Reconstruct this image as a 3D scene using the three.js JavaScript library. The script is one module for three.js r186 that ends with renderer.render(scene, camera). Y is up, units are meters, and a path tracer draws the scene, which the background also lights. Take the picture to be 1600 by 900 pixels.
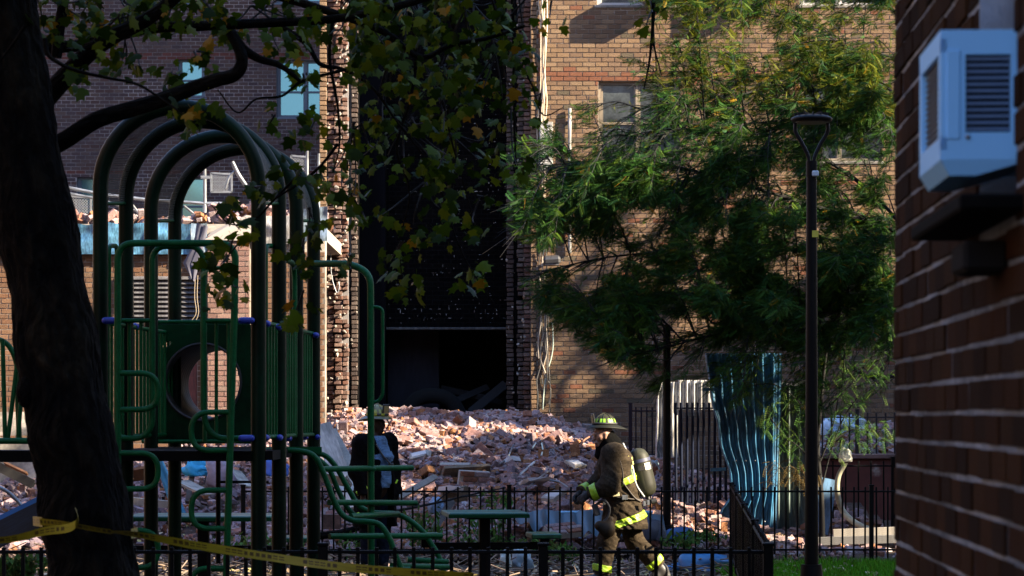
import * as THREE from 'three';
import { MarchingCubes } from 'three/addons/objects/MarchingCubes.js';
import { ImprovedNoise } from 'three/addons/math/ImprovedNoise.js';
import { ConvexGeometry } from 'three/addons/geometries/ConvexGeometry.js';
import { mergeGeometries, mergeVertices } from 'three/addons/utils/BufferGeometryUtils.js';

// ---------------------------------------------------------------- camera, sky, sun, exposure
const scene = new THREE.Scene();
const F = 3800, EYE = 1.75;                       // focal length in pixels of a 1600 px wide frame, eye height in metres
const camera = new THREE.PerspectiveCamera(2 * Math.atan(450 / F) * 180 / Math.PI, 16 / 9, 0.3, 600);
camera.position.set(0, EYE, 0);
camera.lookAt(0, EYE, -10);
camera.setViewOffset(1600, 900, 0, -200, 1600, 900);   // lens shift: the horizon lies low in the frame
camera.focus = 27; camera.userData.fStop = 6.5;
scene.add(camera);

const SUN = new THREE.Vector3(1.3, 0.74, 0.47).normalize();
{ // clear autumn sky: deep blue overhead, pale towards the horizon, brighter on the sun's side
  const w = 256, h = 128, d = new Float32Array(w * h * 4), dir = new THREE.Vector3();
  for (let y = 0; y < h; y++) for (let x = 0; x < w; x++) {
    const th = (y + 0.5) / h * Math.PI - Math.PI / 2, ph = (x + 0.5) / w * Math.PI * 2 - Math.PI; dir.set(Math.cos(th) * Math.cos(ph), Math.sin(th), Math.cos(th) * Math.sin(ph));
    const e = Math.max(0, dir.y), k = Math.pow(1 - e, 3.6), g = Math.pow(Math.max(0, dir.dot(SUN)), 6) * 0.9, i = (y * w + x) * 4, lo = dir.y < 0 ? 0.35 : 1;
    d[i] = (0.27 + 1.33 * k + g) * lo; d[i + 1] = (0.55 + 0.78 * k + g * 0.88) * lo; d[i + 2] = (1.22 - 0.20 * k + g * 0.65) * lo; d[i + 3] = 1;
  }
  const t = new THREE.DataTexture(d, w, h, THREE.RGBAFormat, THREE.FloatType); t.mapping = THREE.EquirectangularReflectionMapping; t.magFilter = THREE.LinearFilter; t.needsUpdate = true;
  scene.background = t; scene.environment = t; scene.backgroundIntensity = scene.environmentIntensity = 0.26;
}
const sun = new THREE.DirectionalLight(new THREE.Color(1, 0.84, 0.62), 5);
sun.position.copy(SUN).multiplyScalar(80).add(new THREE.Vector3(0, 0, -30)); sun.target.position.set(0, 0, -30);
sun.castShadow = true; sun.shadow.mapSize.set(4096, 4096);
Object.assign(sun.shadow.camera, { left: -40, right: 40, top: 40, bottom: -40, near: 1, far: 200 });
scene.add(sun, sun.target);
const renderer = new THREE.WebGLRenderer({ antialias: true });
renderer.toneMapping = THREE.LinearToneMapping;
renderer.toneMappingExposure = 6.1;
renderer.shadowMap.enabled = true;

// ---------------------------------------------------------------- helpers
function rng(seed) { let a = seed >>> 0; return () => { a = (a + 0x6D2B79F5) | 0; let t = Math.imul(a ^ (a >>> 15), 1 | a); t = (t + Math.imul(t ^ (t >>> 7), 61 | t)) ^ t; return ((t ^ (t >>> 14)) >>> 0) / 4294967296; }; }
const R0 = rng(7);
const rr = (a, b, r = R0) => a + (b - a) * r();
const V = (x, y, z) => new THREE.Vector3(x, y, z);
const P = (px, py, s) => V((px - 800) / s, EYE - (py - 650) / s, -F / s);      // a point seen at px, py at a scale of s pixels per metre
const lerp = (a, b, t) => a + (b - a) * t, clamp = (x, a, b) => Math.min(b, Math.max(a, x));
const perlin = new ImprovedNoise();
const noise3 = (x, y, z) => perlin.noise(x, y, z);
const used = {};
function numbered(n) { const k = used[n] = (used[n] ?? -1) + 1; return k ? n + '_' + String(k).padStart(3, '0') : n; }
function tag(o, label, category, group) { o.userData.label = label; o.userData.category = category; if (group) o.userData.group = group; return o; }
function thing(name, label, category, pos, group) {
  const o = new THREE.Group(); o.name = numbered(name); tag(o, label, category, group);
  if (pos) o.position.copy(pos); scene.add(o); return o;
}
function shade(m) { m.castShadow = m.receiveShadow = true; return m; }
function part(parent, name, geo, mat, o = {}) {
  const m = shade(new THREE.Mesh(geo, mat)); m.name = name;
  if (o.pos) m.position.copy(o.pos); if (o.rot) m.rotation.set(...o.rot); if (o.scale) m.scale.set(...o.scale); if (o.quat) m.quaternion.copy(o.quat);
  if (o.kind) m.userData.kind = o.kind; if (o.label) m.userData.label = o.label;
  parent.add(m); return m;
}
function solo(name, geo, mat, label, category, o = {}) { const m = part(scene, numbered(name), geo, mat, o); tag(m, label, category, o.group); return m; }
function struct(name, geo, mat, o = {}) { const m = part(scene, numbered(name), geo, mat, o); m.userData.kind = 'structure'; return m; }
function stuff(parent, name, geo, mat, mats4, colors) {
  const m = shade(new THREE.InstancedMesh(geo, mat, mats4.length)); m.name = name; m.userData.kind = 'stuff';
  mats4.forEach((q, i) => m.setMatrixAt(i, q)); if (colors) colors.forEach((c, i) => m.setColorAt(i, c));
  parent.add(m); return m;
}
const M4 = (p, q, s) => new THREE.Matrix4().compose(p, q, s);
const Q = (x, y, z, o = 'XYZ') => new THREE.Quaternion().setFromEuler(new THREE.Euler(x, y, z, o));
const lin = (r, g, b) => new THREE.Color().setRGB(r, g, b);
const box = (w, h, d, x = 0, y = 0, z = 0) => new THREE.BoxGeometry(w, h, d).translate(x, y, z);
function chamferBox(w, h, d, c) {               // a box with chamfered edges, 44 triangles
  const pts = [];
  for (const x of [-1, 1]) for (const y of [-1, 1]) for (const z of [-1, 1]) {
    const X = x * w / 2, Y = y * h / 2, Z = z * d / 2;
    pts.push(V(X - x * c, Y - y * c, Z), V(X - x * c, Y, Z - z * c), V(X, Y - y * c, Z - z * c));
  }
  const g = new ConvexGeometry(pts), p = g.attributes.position, n = g.attributes.normal, uv = [];
  for (let i = 0; i < p.count; i++) {
    const ax = Math.abs(n.getX(i)), ay = Math.abs(n.getY(i)), az = Math.abs(n.getZ(i));
    if (az >= ax && az >= ay) uv.push(p.getX(i), p.getY(i)); else if (ay >= ax) uv.push(p.getX(i), p.getZ(i)); else uv.push(p.getZ(i), p.getY(i));
  }
  g.setAttribute('uv', new THREE.Float32BufferAttribute(uv, 2)); return g;
}
function dropUV(g) { g.deleteAttribute('uv'); return g; }
function sweep(pts, rad, radial = 8, flat = 1) {     // a tube along points with a radius for each (or one for all), capped
  const n = pts.length, pos = [], uv = [], idx = []; let N = V(0, 0, 1), len = 0;
  const T0 = pts[1].clone().sub(pts[0]).normalize(); if (Math.abs(T0.z) > 0.9) N = V(0, 1, 0);
  for (let i = 0; i < n; i++) {
    const T = pts[Math.min(i + 1, n - 1)].clone().sub(pts[Math.max(i - 1, 0)]).normalize();
    N.addScaledVector(T, -N.dot(T)).normalize(); const B = T.clone().cross(N), r = Array.isArray(rad) ? rad[i] : rad;
    if (i) len += pts[i].distanceTo(pts[i - 1]);
    for (let k = 0; k <= radial; k++) {
      const a = k / radial * Math.PI * 2, c = Math.cos(a) * r, s = Math.sin(a) * r * flat;
      pos.push(pts[i].x + N.x * c + B.x * s, pts[i].y + N.y * c + B.y * s, pts[i].z + N.z * c + B.z * s); uv.push(k / radial * Math.max(0.05, r * 6.28), len);
    }
  }
  const w = radial + 1;
  for (let i = 0; i < n - 1; i++) for (let k = 0; k < radial; k++) { const a = i * w + k, b = a + w; idx.push(a, a + 1, b, b, a + 1, b + 1); }
  for (const [row, f] of [[0, 1], [n - 1, 0]]) {
    const c = pos.length / 3; pos.push(pts[row].x, pts[row].y, pts[row].z); uv.push(0, 0);
    for (let k = 0; k <= radial; k++) { const j = (row * w + k) * 3; pos.push(pos[j], pos[j + 1], pos[j + 2]); uv.push(0, 0); }
    for (let k = 0; k < radial; k++) f ? idx.push(c, c + 2 + k, c + 1 + k) : idx.push(c, c + 1 + k, c + 2 + k);
  }
  const g = new THREE.BufferGeometry(); g.setAttribute('position', new THREE.Float32BufferAttribute(pos, 3)); g.setAttribute('uv', new THREE.Float32BufferAttribute(uv, 2)); g.setIndex(idx);
  g.computeVertexNormals();
  // the seam's two columns share one normal
  const nn = g.attributes.normal;
  for (let i = 0; i < n; i++) { const a = i * w, b = a + radial; const v = V(nn.getX(a) + nn.getX(b), nn.getY(a) + nn.getY(b), nn.getZ(a) + nn.getZ(b)).normalize(); nn.setXYZ(a, v.x, v.y, v.z); nn.setXYZ(b, v.x, v.y, v.z); }
  return g;
}
function fillet(pts, cr, k = 7) {
  const out = [pts[0].clone()];
  for (let i = 1; i < pts.length - 1; i++) {
    const a = pts[i - 1], b = pts[i], c = pts[i + 1], da = a.distanceTo(b), dc = c.distanceTo(b), r = Math.min(cr, da * 0.49, dc * 0.49);
    const p = b.clone().lerp(a, r / da), q = b.clone().lerp(c, r / dc);
    for (let j = 0; j <= k; j++) { const t = j / k; out.push(p.clone().multiplyScalar((1 - t) * (1 - t)).addScaledVector(b, 2 * t * (1 - t)).addScaledVector(q, t * t)); }
  }
  out.push(pts[pts.length - 1].clone()); return out;
}
const pipe = (pts, r, cr = 0.08, radial = 10) => sweep(fillet(pts, cr), r, radial);
function smooth(pts, n) { return new THREE.CatmullRomCurve3(pts, false, 'centripetal').getPoints(n); }
function limb(pts, r0, r1, n = 24, radial = 8) { const q = smooth(pts, n); return sweep(q, q.map((_, i) => lerp(r0, r1, i / n)), radial); }
function bar(a, b, w, d, roll = 0) {           // a box between two points
  const l = a.distanceTo(b), g = new THREE.BoxGeometry(w, l, d); if (roll) g.rotateY(roll);
  g.applyQuaternion(new THREE.Quaternion().setFromUnitVectors(V(0, 1, 0), b.clone().sub(a).normalize()));
  return g.translate((a.x + b.x) / 2, (a.y + b.y) / 2, (a.z + b.z) / 2);
}
const cyl = (r0, r1, h, n = 16, open = false) => new THREE.CylinderGeometry(r1, r0, h, n, 1, open);

// ---------------------------------------------------------------- textures (tileable value noise)
function lattice(per, seed) { const r = rng(seed), a = new Float32Array(per * per); for (let i = 0; i < a.length; i++) a[i] = r(); return (x, y) => { const xi = Math.floor(x), yi = Math.floor(y), fx = x - xi, fy = y - yi, u = fx * fx * (3 - 2 * fx), v = fy * fy * (3 - 2 * fy); const g = (i, j) => a[(((j % per) + per) % per) * per + (((i % per) + per) % per)]; return lerp(lerp(g(xi, yi), g(xi + 1, yi), u), lerp(g(xi, yi + 1), g(xi + 1, yi + 1), u), v); }; }
function fbm(base, oct, seed) { const ls = []; for (let o = 0; o < oct; o++) ls.push([lattice(base << o, seed + o), base << o, Math.pow(0.55, o)]); let sum = ls.reduce((s, l) => s + l[2], 0); return (u, v) => ls.reduce((s, [f, p, a]) => s + a * f(u * p, v * p), 0) / sum; }
function tex(w, h, fn, srgb, rx = 1, ry = 1) {
  const d = new Uint8Array(w * h * 4);
  for (let y = 0; y < h; y++) for (let x = 0; x < w; x++) { const c = fn(x / w, y / h), i = (y * w + x) * 4; d[i] = clamp(c[0], 0, 1) * 255; d[i + 1] = clamp(c[1], 0, 1) * 255; d[i + 2] = clamp(c[2], 0, 1) * 255; d[i + 3] = 255; }
  const t = new THREE.DataTexture(d, w, h); t.wrapS = t.wrapT = THREE.RepeatWrapping; t.magFilter = THREE.LinearFilter; t.minFilter = THREE.LinearMipmapLinearFilter; t.generateMipmaps = true;
  if (srgb) t.colorSpace = THREE.SRGBColorSpace; t.repeat.set(rx, ry); t.needsUpdate = true; return t;
}
const g3 = v => [v, v, v];
const nA = fbm(6, 5, 11), nB = fbm(16, 4, 29), nC = fbm(4, 6, 51), nFine = fbm(48, 2, 77);
const T = {
  grain: tex(256, 256, (u, v) => g3(0.80 + 0.26 * (nB(u, v) - 0.5) + 0.22 * (nFine(u, v) - 0.5) + 0.2 * (nA(u, v) - 0.5)), true, 4, 4),
  grainB: tex(256, 256, (u, v) => g3(0.5 + 0.7 * (nB(u, v) - 0.5) + 0.5 * (nFine(u, v) - 0.5)), false, 4, 4),
  blotch: tex(256, 256, (u, v) => g3(0.72 + 0.7 * (nC(u, v) - 0.5) + 0.2 * (nFine(u, v) - 0.5)), true, 0.5, 0.5),
  dirt: tex(512, 512, (u, v) => { const a = nC(u, v), b = nB(u, v), c = nFine(u, v); const t = clamp((a - 0.4) * 3, 0, 1); return [0.46 + 0.3 * (b - 0.5) + 0.2 * (c - 0.5) + 0.08 * t, 0.40 + 0.28 * (b - 0.5) + 0.2 * (c - 0.5) + 0.06 * t, 0.34 + 0.26 * (b - 0.5) + 0.2 * (c - 0.5)]; }, true, 0.5, 0.5),
  bark: tex(256, 512, (u, v) => { const a = nA(u * 3, v), b = nB(u * 3, v), c = nC(u * 2, v); const f = 0.4 + 0.9 * (b - 0.5) + 0.6 * (a - 0.5), p = clamp((c - 0.55) * 6, 0, 1) * 0.25; return [f * 0.8 + p, f * 0.75 + p, f * 0.66 + p * 0.9]; }, true, 0.7, 0.7),
  barkB: tex(256, 512, (u, v) => g3(0.5 + 0.9 * (nB(u * 3, v) - 0.5) + 0.7 * (nA(u * 3, v) - 0.5)), false, 0.7, 0.7),
  streak: tex(256, 256, (u, v) => g3(0.7 + 0.6 * (nB(u * 6, v) - 0.5) + 0.4 * (nC(u, v) - 0.5)), true, 0.6, 0.6),
  wood: tex(128, 512, (u, v) => g3(0.65 + 0.5 * (nB(u * 8, v) - 0.5) + 0.3 * (nFine(u * 4, v) - 0.5)), true, 1, 1),
  perf: tex(64, 64, (u, v) => g3(Math.hypot(u - 0.5, v - 0.5) < 0.36 ? 0 : 1), false, 70, 70),
  cloth: tex(128, 128, (u, v) => g3(0.7 + 0.5 * (nA(u, v) - 0.5) + 0.4 * (nFine(u, v) - 0.5)), true, 3, 3),
};
function mat(color, rough = 0.9, o = {}) { const m = new (o.physical ? THREE.MeshPhysicalMaterial : THREE.MeshStandardMaterial)({ color: Array.isArray(color) ? lin(...color) : color, roughness: rough, side: THREE.DoubleSide }); delete o.physical; Object.assign(m, o); return m; }
const phys = (color, rough, o = {}) => mat(color, rough, { physical: true, ...o });
const brickMat = c => phys(c, 0.92, { specularIntensity: 0.12, map: T.grain, bumpMap: T.grainB, bumpScale: 0.004 });
const M = {
  mortar: mat([0.42, 0.36, 0.30], 0.95, { map: T.blotch, bumpMap: T.grainB, bumpScale: 0.004 }),
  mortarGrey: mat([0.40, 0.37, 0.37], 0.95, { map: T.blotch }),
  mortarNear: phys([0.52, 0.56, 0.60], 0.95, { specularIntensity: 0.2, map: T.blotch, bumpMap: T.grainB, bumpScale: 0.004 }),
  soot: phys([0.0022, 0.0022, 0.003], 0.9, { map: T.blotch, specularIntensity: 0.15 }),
  plaster: mat([0.48, 0.43, 0.37], 0.95, { map: T.grain }),
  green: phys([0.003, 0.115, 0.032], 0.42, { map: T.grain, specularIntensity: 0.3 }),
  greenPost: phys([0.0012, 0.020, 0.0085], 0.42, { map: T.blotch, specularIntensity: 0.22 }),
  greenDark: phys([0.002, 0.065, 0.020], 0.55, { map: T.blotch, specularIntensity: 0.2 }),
  bluePlastic: mat([0.012, 0.03, 0.30], 0.45),
  black: phys([0.002, 0.002, 0.002], 0.5, { map: T.blotch, specularIntensity: 0.25 }),
  blackRubber: mat([0.02, 0.02, 0.022], 0.6),
  deck: phys([0.002, 0.002, 0.002], 0.8, { specularIntensity: 0.2 }),
  galv: mat([0.45, 0.48, 0.52], 0.45, { metalness: 0.5, map: T.streak }),
  bark: phys([0.034, 0.029, 0.021], 0.95, { specularIntensity: 0.2, map: T.bark, bumpMap: T.barkB, bumpScale: 0.05 }),
  twig: mat([0.014, 0.011, 0.009], 0.9, { map: T.bark }),
  white: mat([0.72, 0.71, 0.68], 0.55, { map: T.blotch }),
};
// ---------------------------------------------------------------- ground
function groundY(x, z) { return 0.03 * noise3(x * 0.4, 0, z * 0.4); }
{
  const g = new THREE.PlaneGeometry(400, 400, 8, 8).rotateX(-Math.PI / 2).translate(0, -0.03, -60);
  const uv = g.attributes.uv; for (let i = 0; i < uv.count; i++) uv.setXY(i, uv.getX(i) * 400, uv.getY(i) * 400);
  struct('ground', g, mat([0.16, 0.13, 0.10], 1, { map: T.dirt, bumpMap: T.grainB, bumpScale: 0.02 }));
  const yard = new THREE.PlaneGeometry(24, 32, 80, 100).rotateX(-Math.PI / 2).translate(0, 0, -28), p = yard.attributes.position, u2 = yard.attributes.uv;
  for (let i = 0; i < p.count; i++) { p.setY(i, groundY(p.getX(i), p.getZ(i))); u2.setXY(i, p.getX(i), p.getZ(i)); }
  yard.computeVertexNormals();
  struct('yard_ground', yard, mat([0.17, 0.135, 0.10], 1, { map: T.dirt, bumpMap: T.grainB, bumpScale: 0.03 }));
}

// ---------------------------------------------------------------- brick walls
const BH = 0.0822, BL = 0.222, JT = 0.0135;
const tones = (list) => list.map(c => brickMat(c));
// bricks laid in running bond on a mortar slab that faces +z (its front at local z = 0); the best-seen ones singly, the rest joined
function brickWall(parent, o) {
  const { x0, x1, y0, y1, holes = [], mats, r, jitter = 0.002, bl = BL, bh = BH, jt = JT, single = 300, rank, th = 0.3, mortar = M.mortar, proud = 0.009, by0 = y0 } = o;
  const xs = [...new Set([x0, x1, ...holes.flatMap(h => [h[0], h[2]])])].sort((a, b) => a - b), ys = [...new Set([y0, y1, ...holes.flatMap(h => [h[1], h[3]])])].sort((a, b) => a - b);
  const inHole = (x, y) => holes.some(h => x > h[0] && x < h[2] && y > h[1] && y < h[3]), slabs = [];
  for (let j = 0; j < ys.length - 1; j++) { let i = 0; while (i < xs.length - 1) { const my = (ys[j] + ys[j + 1]) / 2; if (inHole((xs[i] + xs[i + 1]) / 2, my)) { i++; continue; } let k = i; while (k < xs.length - 1 && !inHole((xs[k] + xs[k + 1]) / 2, my)) k++; slabs.push(box(xs[k] - xs[i], ys[j + 1] - ys[j], th, (xs[i] + xs[k]) / 2, (ys[j] + ys[j + 1]) / 2, -th / 2)); i = k; } }
  const wg = mergeGeometries(slabs), wp = wg.attributes.position, wuv = wg.attributes.uv; for (let i = 0; i < wp.count; i++) wuv.setXY(i, wp.getX(i) + wp.getZ(i), wp.getY(i));
  part(parent, 'wall', wg, mortar);
  const list = [];
  for (let j = 0, y = y0; y < y1 - 0.02; j++, y += bh) {
    if (y + bh < by0) continue;
    let spans = [[x0, x1]];
    for (const h of holes) if (y + bh * 0.6 > h[1] && y + bh * 0.4 < h[3]) spans = spans.flatMap(([a, b]) => [[a, Math.min(b, h[0])], [Math.max(a, h[2]), b]].filter(([p, q]) => q - p > 0.03));
    for (const [a, b] of spans) {
      const s0 = Math.floor((a - (j % 2) * bl / 2) / bl) * bl + (j % 2) * bl / 2;
      for (let x = s0; x < b; x += bl) { const l = Math.max(x, a), q = Math.min(x + bl, b); if (q - l > jt + 0.02) list.push([(l + q) / 2, y + bh / 2, q - l - jt]); }
    }
  }
  const geo = chamferBox(1, 1, 1, 0.03); geo.scale(bl - jt, bh - jt, 0.06);
  const order = list.map((b, i) => [rank ? rank(b[0], b[1]) + r() * 0.01 : r(), i]).sort((a, b) => a[0] - b[0]), solo_ = new Set(order.slice(0, single).map(q => q[1]));
  const mats4 = [], cols = [], mm = mats.base;
  list.forEach(([x, y, l], i) => {
    const dz = (r() - 0.5) * jitter * 2, q = Q((r() - 0.5) * jitter * 3, (r() - 0.5) * jitter * 4, (r() - 0.5) * jitter * 3), p = V(x, y + (r() - 0.5) * jitter, -0.03 + proud + dz), s = V(l / (bl - jt), 1 + (r() - 0.5) * jitter * 8, 1);
    const k = o.tone ? o.tone(x, y, r) : Math.floor(r() * mats.list.length);
    if (solo_.has(i)) part(parent, 'brick', geo, mats.list[k], { pos: p, quat: q, scale: s.toArray() });
    else { mats4.push(M4(p, q, s)); cols.push(mats.colors[k].clone().multiplyScalar(0.9 + 0.2 * r())); }
  });
  if (mats4.length) stuff(parent, 'brickwork', geo, mm, mats4, cols);
}
function toneSet(list) { return { list: tones(list), colors: list.map(c => lin(...c)), base: brickMat([1, 1, 1]) }; }
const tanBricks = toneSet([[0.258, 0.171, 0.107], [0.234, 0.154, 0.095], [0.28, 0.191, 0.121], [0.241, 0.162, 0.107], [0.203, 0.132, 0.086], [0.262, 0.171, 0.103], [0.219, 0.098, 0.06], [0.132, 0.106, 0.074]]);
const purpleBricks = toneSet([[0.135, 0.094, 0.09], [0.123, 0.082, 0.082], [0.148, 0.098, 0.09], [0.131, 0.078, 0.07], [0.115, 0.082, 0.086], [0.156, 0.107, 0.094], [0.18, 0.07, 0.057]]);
const orangeBricks = toneSet([[0.221, 0.127, 0.078], [0.197, 0.115, 0.074], [0.238, 0.139, 0.086], [0.18, 0.107, 0.07], [0.213, 0.115, 0.07], [0.189, 0.123, 0.082]]);
const rubbleTones = [[0.402, 0.246, 0.226], [0.349, 0.19, 0.158], [0.431, 0.303, 0.286], [0.312, 0.147, 0.097], [0.387, 0.275, 0.271], [0.408, 0.31, 0.301], [0.431, 0.373, 0.368], [0.356, 0.169, 0.083], [0.297, 0.226, 0.249]];
const rubble = toneSet(rubbleTones);
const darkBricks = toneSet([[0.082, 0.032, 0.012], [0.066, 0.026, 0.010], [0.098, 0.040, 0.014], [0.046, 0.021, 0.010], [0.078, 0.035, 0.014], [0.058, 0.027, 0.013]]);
const X = (px, s) => (px - 800) / s, Y = (py, s) => EYE - (py - 650) / s;

// a sash window: frame bars, two panes, a meeting rail, what hangs behind them
const glassBlue = phys([0.10, 0.27, 0.34], 0.06, { metalness: 0.75 });
const glassGrey = phys([0.09, 0.105, 0.11], 0.18, { metalness: 0.2, specularIntensity: 0.6, map: T.blotch });
function sashWindow(parent, x0, y0, x1, y1, z, frameMat, glassMat, mull, rail, sillMat) {
  const w = new THREE.Group(); w.name = 'window'; parent.add(w); const t = 0.055, d = 0.09, cx = (x0 + x1) / 2, cy = (y0 + y1) / 2;
  const fr = [box(x1 - x0, t, d, cx, y1 - t / 2, z), box(x1 - x0, t, d, cx, y0 + t / 2, z), box(t, y1 - y0 - 2 * t, d, x0 + t / 2, cy, z), box(t, y1 - y0 - 2 * t, d, x1 - t / 2, cy, z)];
  const mx = mull ? lerp(x0, x1, mull) : null;
  if (mull) fr.push(box(t, y1 - y0 - 2 * t, d * 0.9, mx, cy, z));
  part(w, 'frame', mergeGeometries(fr), frameMat);
  const cols = mull ? [[x0 + t, mx - t / 2], [mx + t / 2, x1 - t]] : [[x0 + t, x1 - t]], ry = lerp(y0, y1, rail);
  for (const [a, b] of cols) {
    part(w, 'sash', mergeGeometries([box(b - a, 0.04, 0.05, (a + b) / 2, ry, z + 0.005), box(0.03, y1 - y0 - 2 * t, 0.04, a + 0.015, cy, z), box(0.03, y1 - y0 - 2 * t, 0.04, b - 0.015, cy, z)]), frameMat);
    part(w, 'pane', box(b - a - 0.06, y1 - t - ry - 0.02, 0.006, (a + b) / 2, (y1 - t + ry + 0.02) / 2, z + 0.004), glassMat);
    part(w, 'pane', box(b - a - 0.06, ry - 0.02 - y0 - t, 0.006, (a + b) / 2, (y0 + t + ry - 0.02) / 2, z - 0.012), glassMat);
  }
  part(w, 'sill', chamferBox(x1 - x0 + 0.1, 0.05, 0.2, 0.008), sillMat, { pos: V(cx, y0 - 0.026, z + 0.05) });
  return w;
}

// ---------------------------------------------------------------- the sunlit right wing
{
  const s = 90, z = -F / s, r = rng(101);
  const b = thing('apartment_building', 'sunlit tan brick apartment block with windows, right of the black collapsed shaft', 'building', V(0, 0, z));
  const wx0 = X(935, s), wx1 = X(1062, s), wy1 = Y(127, s), wy0 = Y(252, s), dy = 2.6, x0 = X(838, s), x1 = X(1640, s);
  const holes = [[wx0, wy0, wx1, wy1], [wx0 - 0.02, Y(8, s), wx1, Y(-120, s)], [wx0 + 3.5, wy0, wx1 + 3.5, wy1], [wx0 + 3.5, Y(8, s), wx1 + 3.5, Y(-120, s)]];
  brickWall(b, { x0, x1, y0: 0, y1: 10.8, holes, mats: tanBricks, r, jitter: 0.0034, proud: 0.012, by0: 0.7,
    rank: (x, y) => { const px = x * s + 800, py = 650 - (y - EYE) * s; return py < 0 || py > 640 ? 9 : px < 930 ? 0 : py > 540 && px < 1010 ? 0.1 : py < 130 && px < 1010 ? 0.05 : 1 + (px - 930) / 600; },
    tone: (x, y, q) => (Math.abs(y - (wy1 + 0.1)) < 0.09 && q() < 0.7) ? 6 : q() < 0.07 ? 7 : q() < 0.05 ? 6 : q() < 0.3 ? 4 : Math.floor(q() * 6) });
  const beige = mat([0.30, 0.24, 0.17], 0.6, { map: T.blotch }), ledge = mat([0.46, 0.42, 0.36], 0.85, { map: T.blotch });
  const wins = holes.map((h, i) => sashWindow(b, h[0], h[1], h[2], h[3], -0.12, i % 2 ? mat([0.32, 0.31, 0.30], 0.6) : beige, glassGrey, 0.48, 0.48, ledge));
  const cur = mat([0.50, 0.48, 0.46], 0.9, { transmission: 0.2 });
  // the body behind the wall: floors and the end of the block
  part(b, 'room_wall', mergeGeometries([box(x1 - x0, 13, 0.3, (x0 + x1) / 2, 17.3, -0.16), box(0.3, 13, 12, x0 + 0.15, 17.3, -6.4), box(x1 - x0, 10.8, 0.2, (x0 + x1) / 2, 5.4, -4), box(0.25, 10.8, 3.5, x1 - 0.13, 5.4, -2.05), box(0.25, 10.8, 2.0, x0 + 0.13, 5.4, -2.9)]), M.mortar);
  part(b, 'roof', box(x1 - x0 + 0.2, 0.3, 13.5, (x0 + x1) / 2, 23.95, -6.5), M.plaster);
  const ac = thing('air_conditioner', 'white window air conditioner at the top edge, in the upper window of the tan wall', 'air conditioner', V(X(1031, s), Y(7, s), z));
  part(ac, 'case', chamferBox(0.62, 0.42, 0.55, 0.015), M.white, { pos: V(0, 0.24, 0.2) });
  part(ac, 'grille', box(0.5, 0.3, 0.01, 0, 0.24, 0.482), M.galv);
  const ac2 = ac.clone(); ac2.name = numbered('air_conditioner'); ac2.position.x += 1.75; ac2.userData.label = 'white air conditioner just above the frame, behind the locust leaves'; ac2.position.y += 0.1; scene.add(ac2);
  part(ac2, 'bracket', box(0.05, 0.05, 0.4, 0, 0.02, 0.15), M.black);
  // things fixed on the wall
  const pan = thing('electrical_panel', 'pale tall metal panel fixed to the tan wall beside the cable bundle', 'panel', V(X(853, s), Y(230, s), z + 0.01));
  part(pan, 'box', chamferBox(0.24, 0.86, 0.08, 0.008), mat([0.62, 0.58, 0.52], 0.6, { map: T.blotch }), { pos: V(0, 0, 0.05) });
  part(pan, 'door', chamferBox(0.2, 0.8, 0.012, 0.004), M.white, { pos: V(0, 0, 0.096) }); part(pan, 'latch', box(0.02, 0.05, 0.02, 0.08, 0, 0.11), M.galv);
  const dp = thing('downpipe', 'thin white vertical pipe on the tan wall left of the window', 'pipe', V(X(890, s), 0, z + 0.07));
  part(dp, 'pipe', sweep([V(0, Y(396, s), 0), V(0, Y(170, s), 0)], 0.03, 8), M.white);
  for (const y of [190, 270, 360]) part(dp, 'bracket', box(0.09, 0.025, 0.08, 0, Y(y, s), -0.03), M.galv);
  const lm = thing('wall_lamp', 'small black wall lamp on an arm low on the tan wall', 'lamp', V(X(862, s), Y(408, s), z));
  part(lm, 'housing', chamferBox(0.30, 0.14, 0.26, 0.04), M.blackRubber, { pos: V(0, 0, 0.28), rot: [0.2, 0, 0.06] }); part(lm, 'arm', bar(V(0, 0.02, 0.02), V(0, 0.02, 0.2), 0.04, 0.04), M.black);
  part(lm, 'lens', box(0.24, 0.012, 0.2, 0, -0.078, 0.28), M.galv);
  const cb = thing('cable_bundle', 'bundle of loose thin cables hanging down the edge of the tan wall', 'cables', V(0, 0, z + 0.04));
  const cm = [mat([0.45, 0.38, 0.28], 0.7), mat([0.03, 0.03, 0.03], 0.6), mat([0.28, 0.24, 0.19], 0.7)];
  for (let i = 0; i < 13; i++) {
    const pts = [], x = 842 + r() * 13, top = i < 6 ? -30 : 340 + r() * 120, bot = i < 6 ? 180 + r() * 250 : 560 + r() * 90;
    for (let k = 0; k <= 8; k++) pts.push(V(X(x + (r() - 0.5) * (k > 5 ? 12 : 4) + (i > 8 ? k * 0.5 : 0), s), Y(lerp(top, bot, k / 8), s), r() * 0.06));
    part(cb, 'cable', sweep(smooth(pts, 26), 0.008 + 0.005 * r(), 5), cm[i % 3 === 2 && i > 5 ? 1 : i > 5 ? (i % 2 ? 1 : 2) : 0]);
  }
  const gc = thing('green_cable', 'single grey green cable dangling on the tan wall beside the bundle', 'cable', V(0, 0, z + 0.06));
  part(gc, 'cable', sweep(smooth([P(863, 505, s), P(864, 540, s), P(861, 560, s), P(855, 580, s), P(850, 610, s), P(848, 640, s)].map(p => p.setZ(0)), 30), 0.013, 6), mat([0.30, 0.36, 0.30], 0.6));
  part(gc, 'clip', box(0.05, 0.04, 0.05, X(863, s), Y(505, s), -0.02), M.galv);
}

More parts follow.
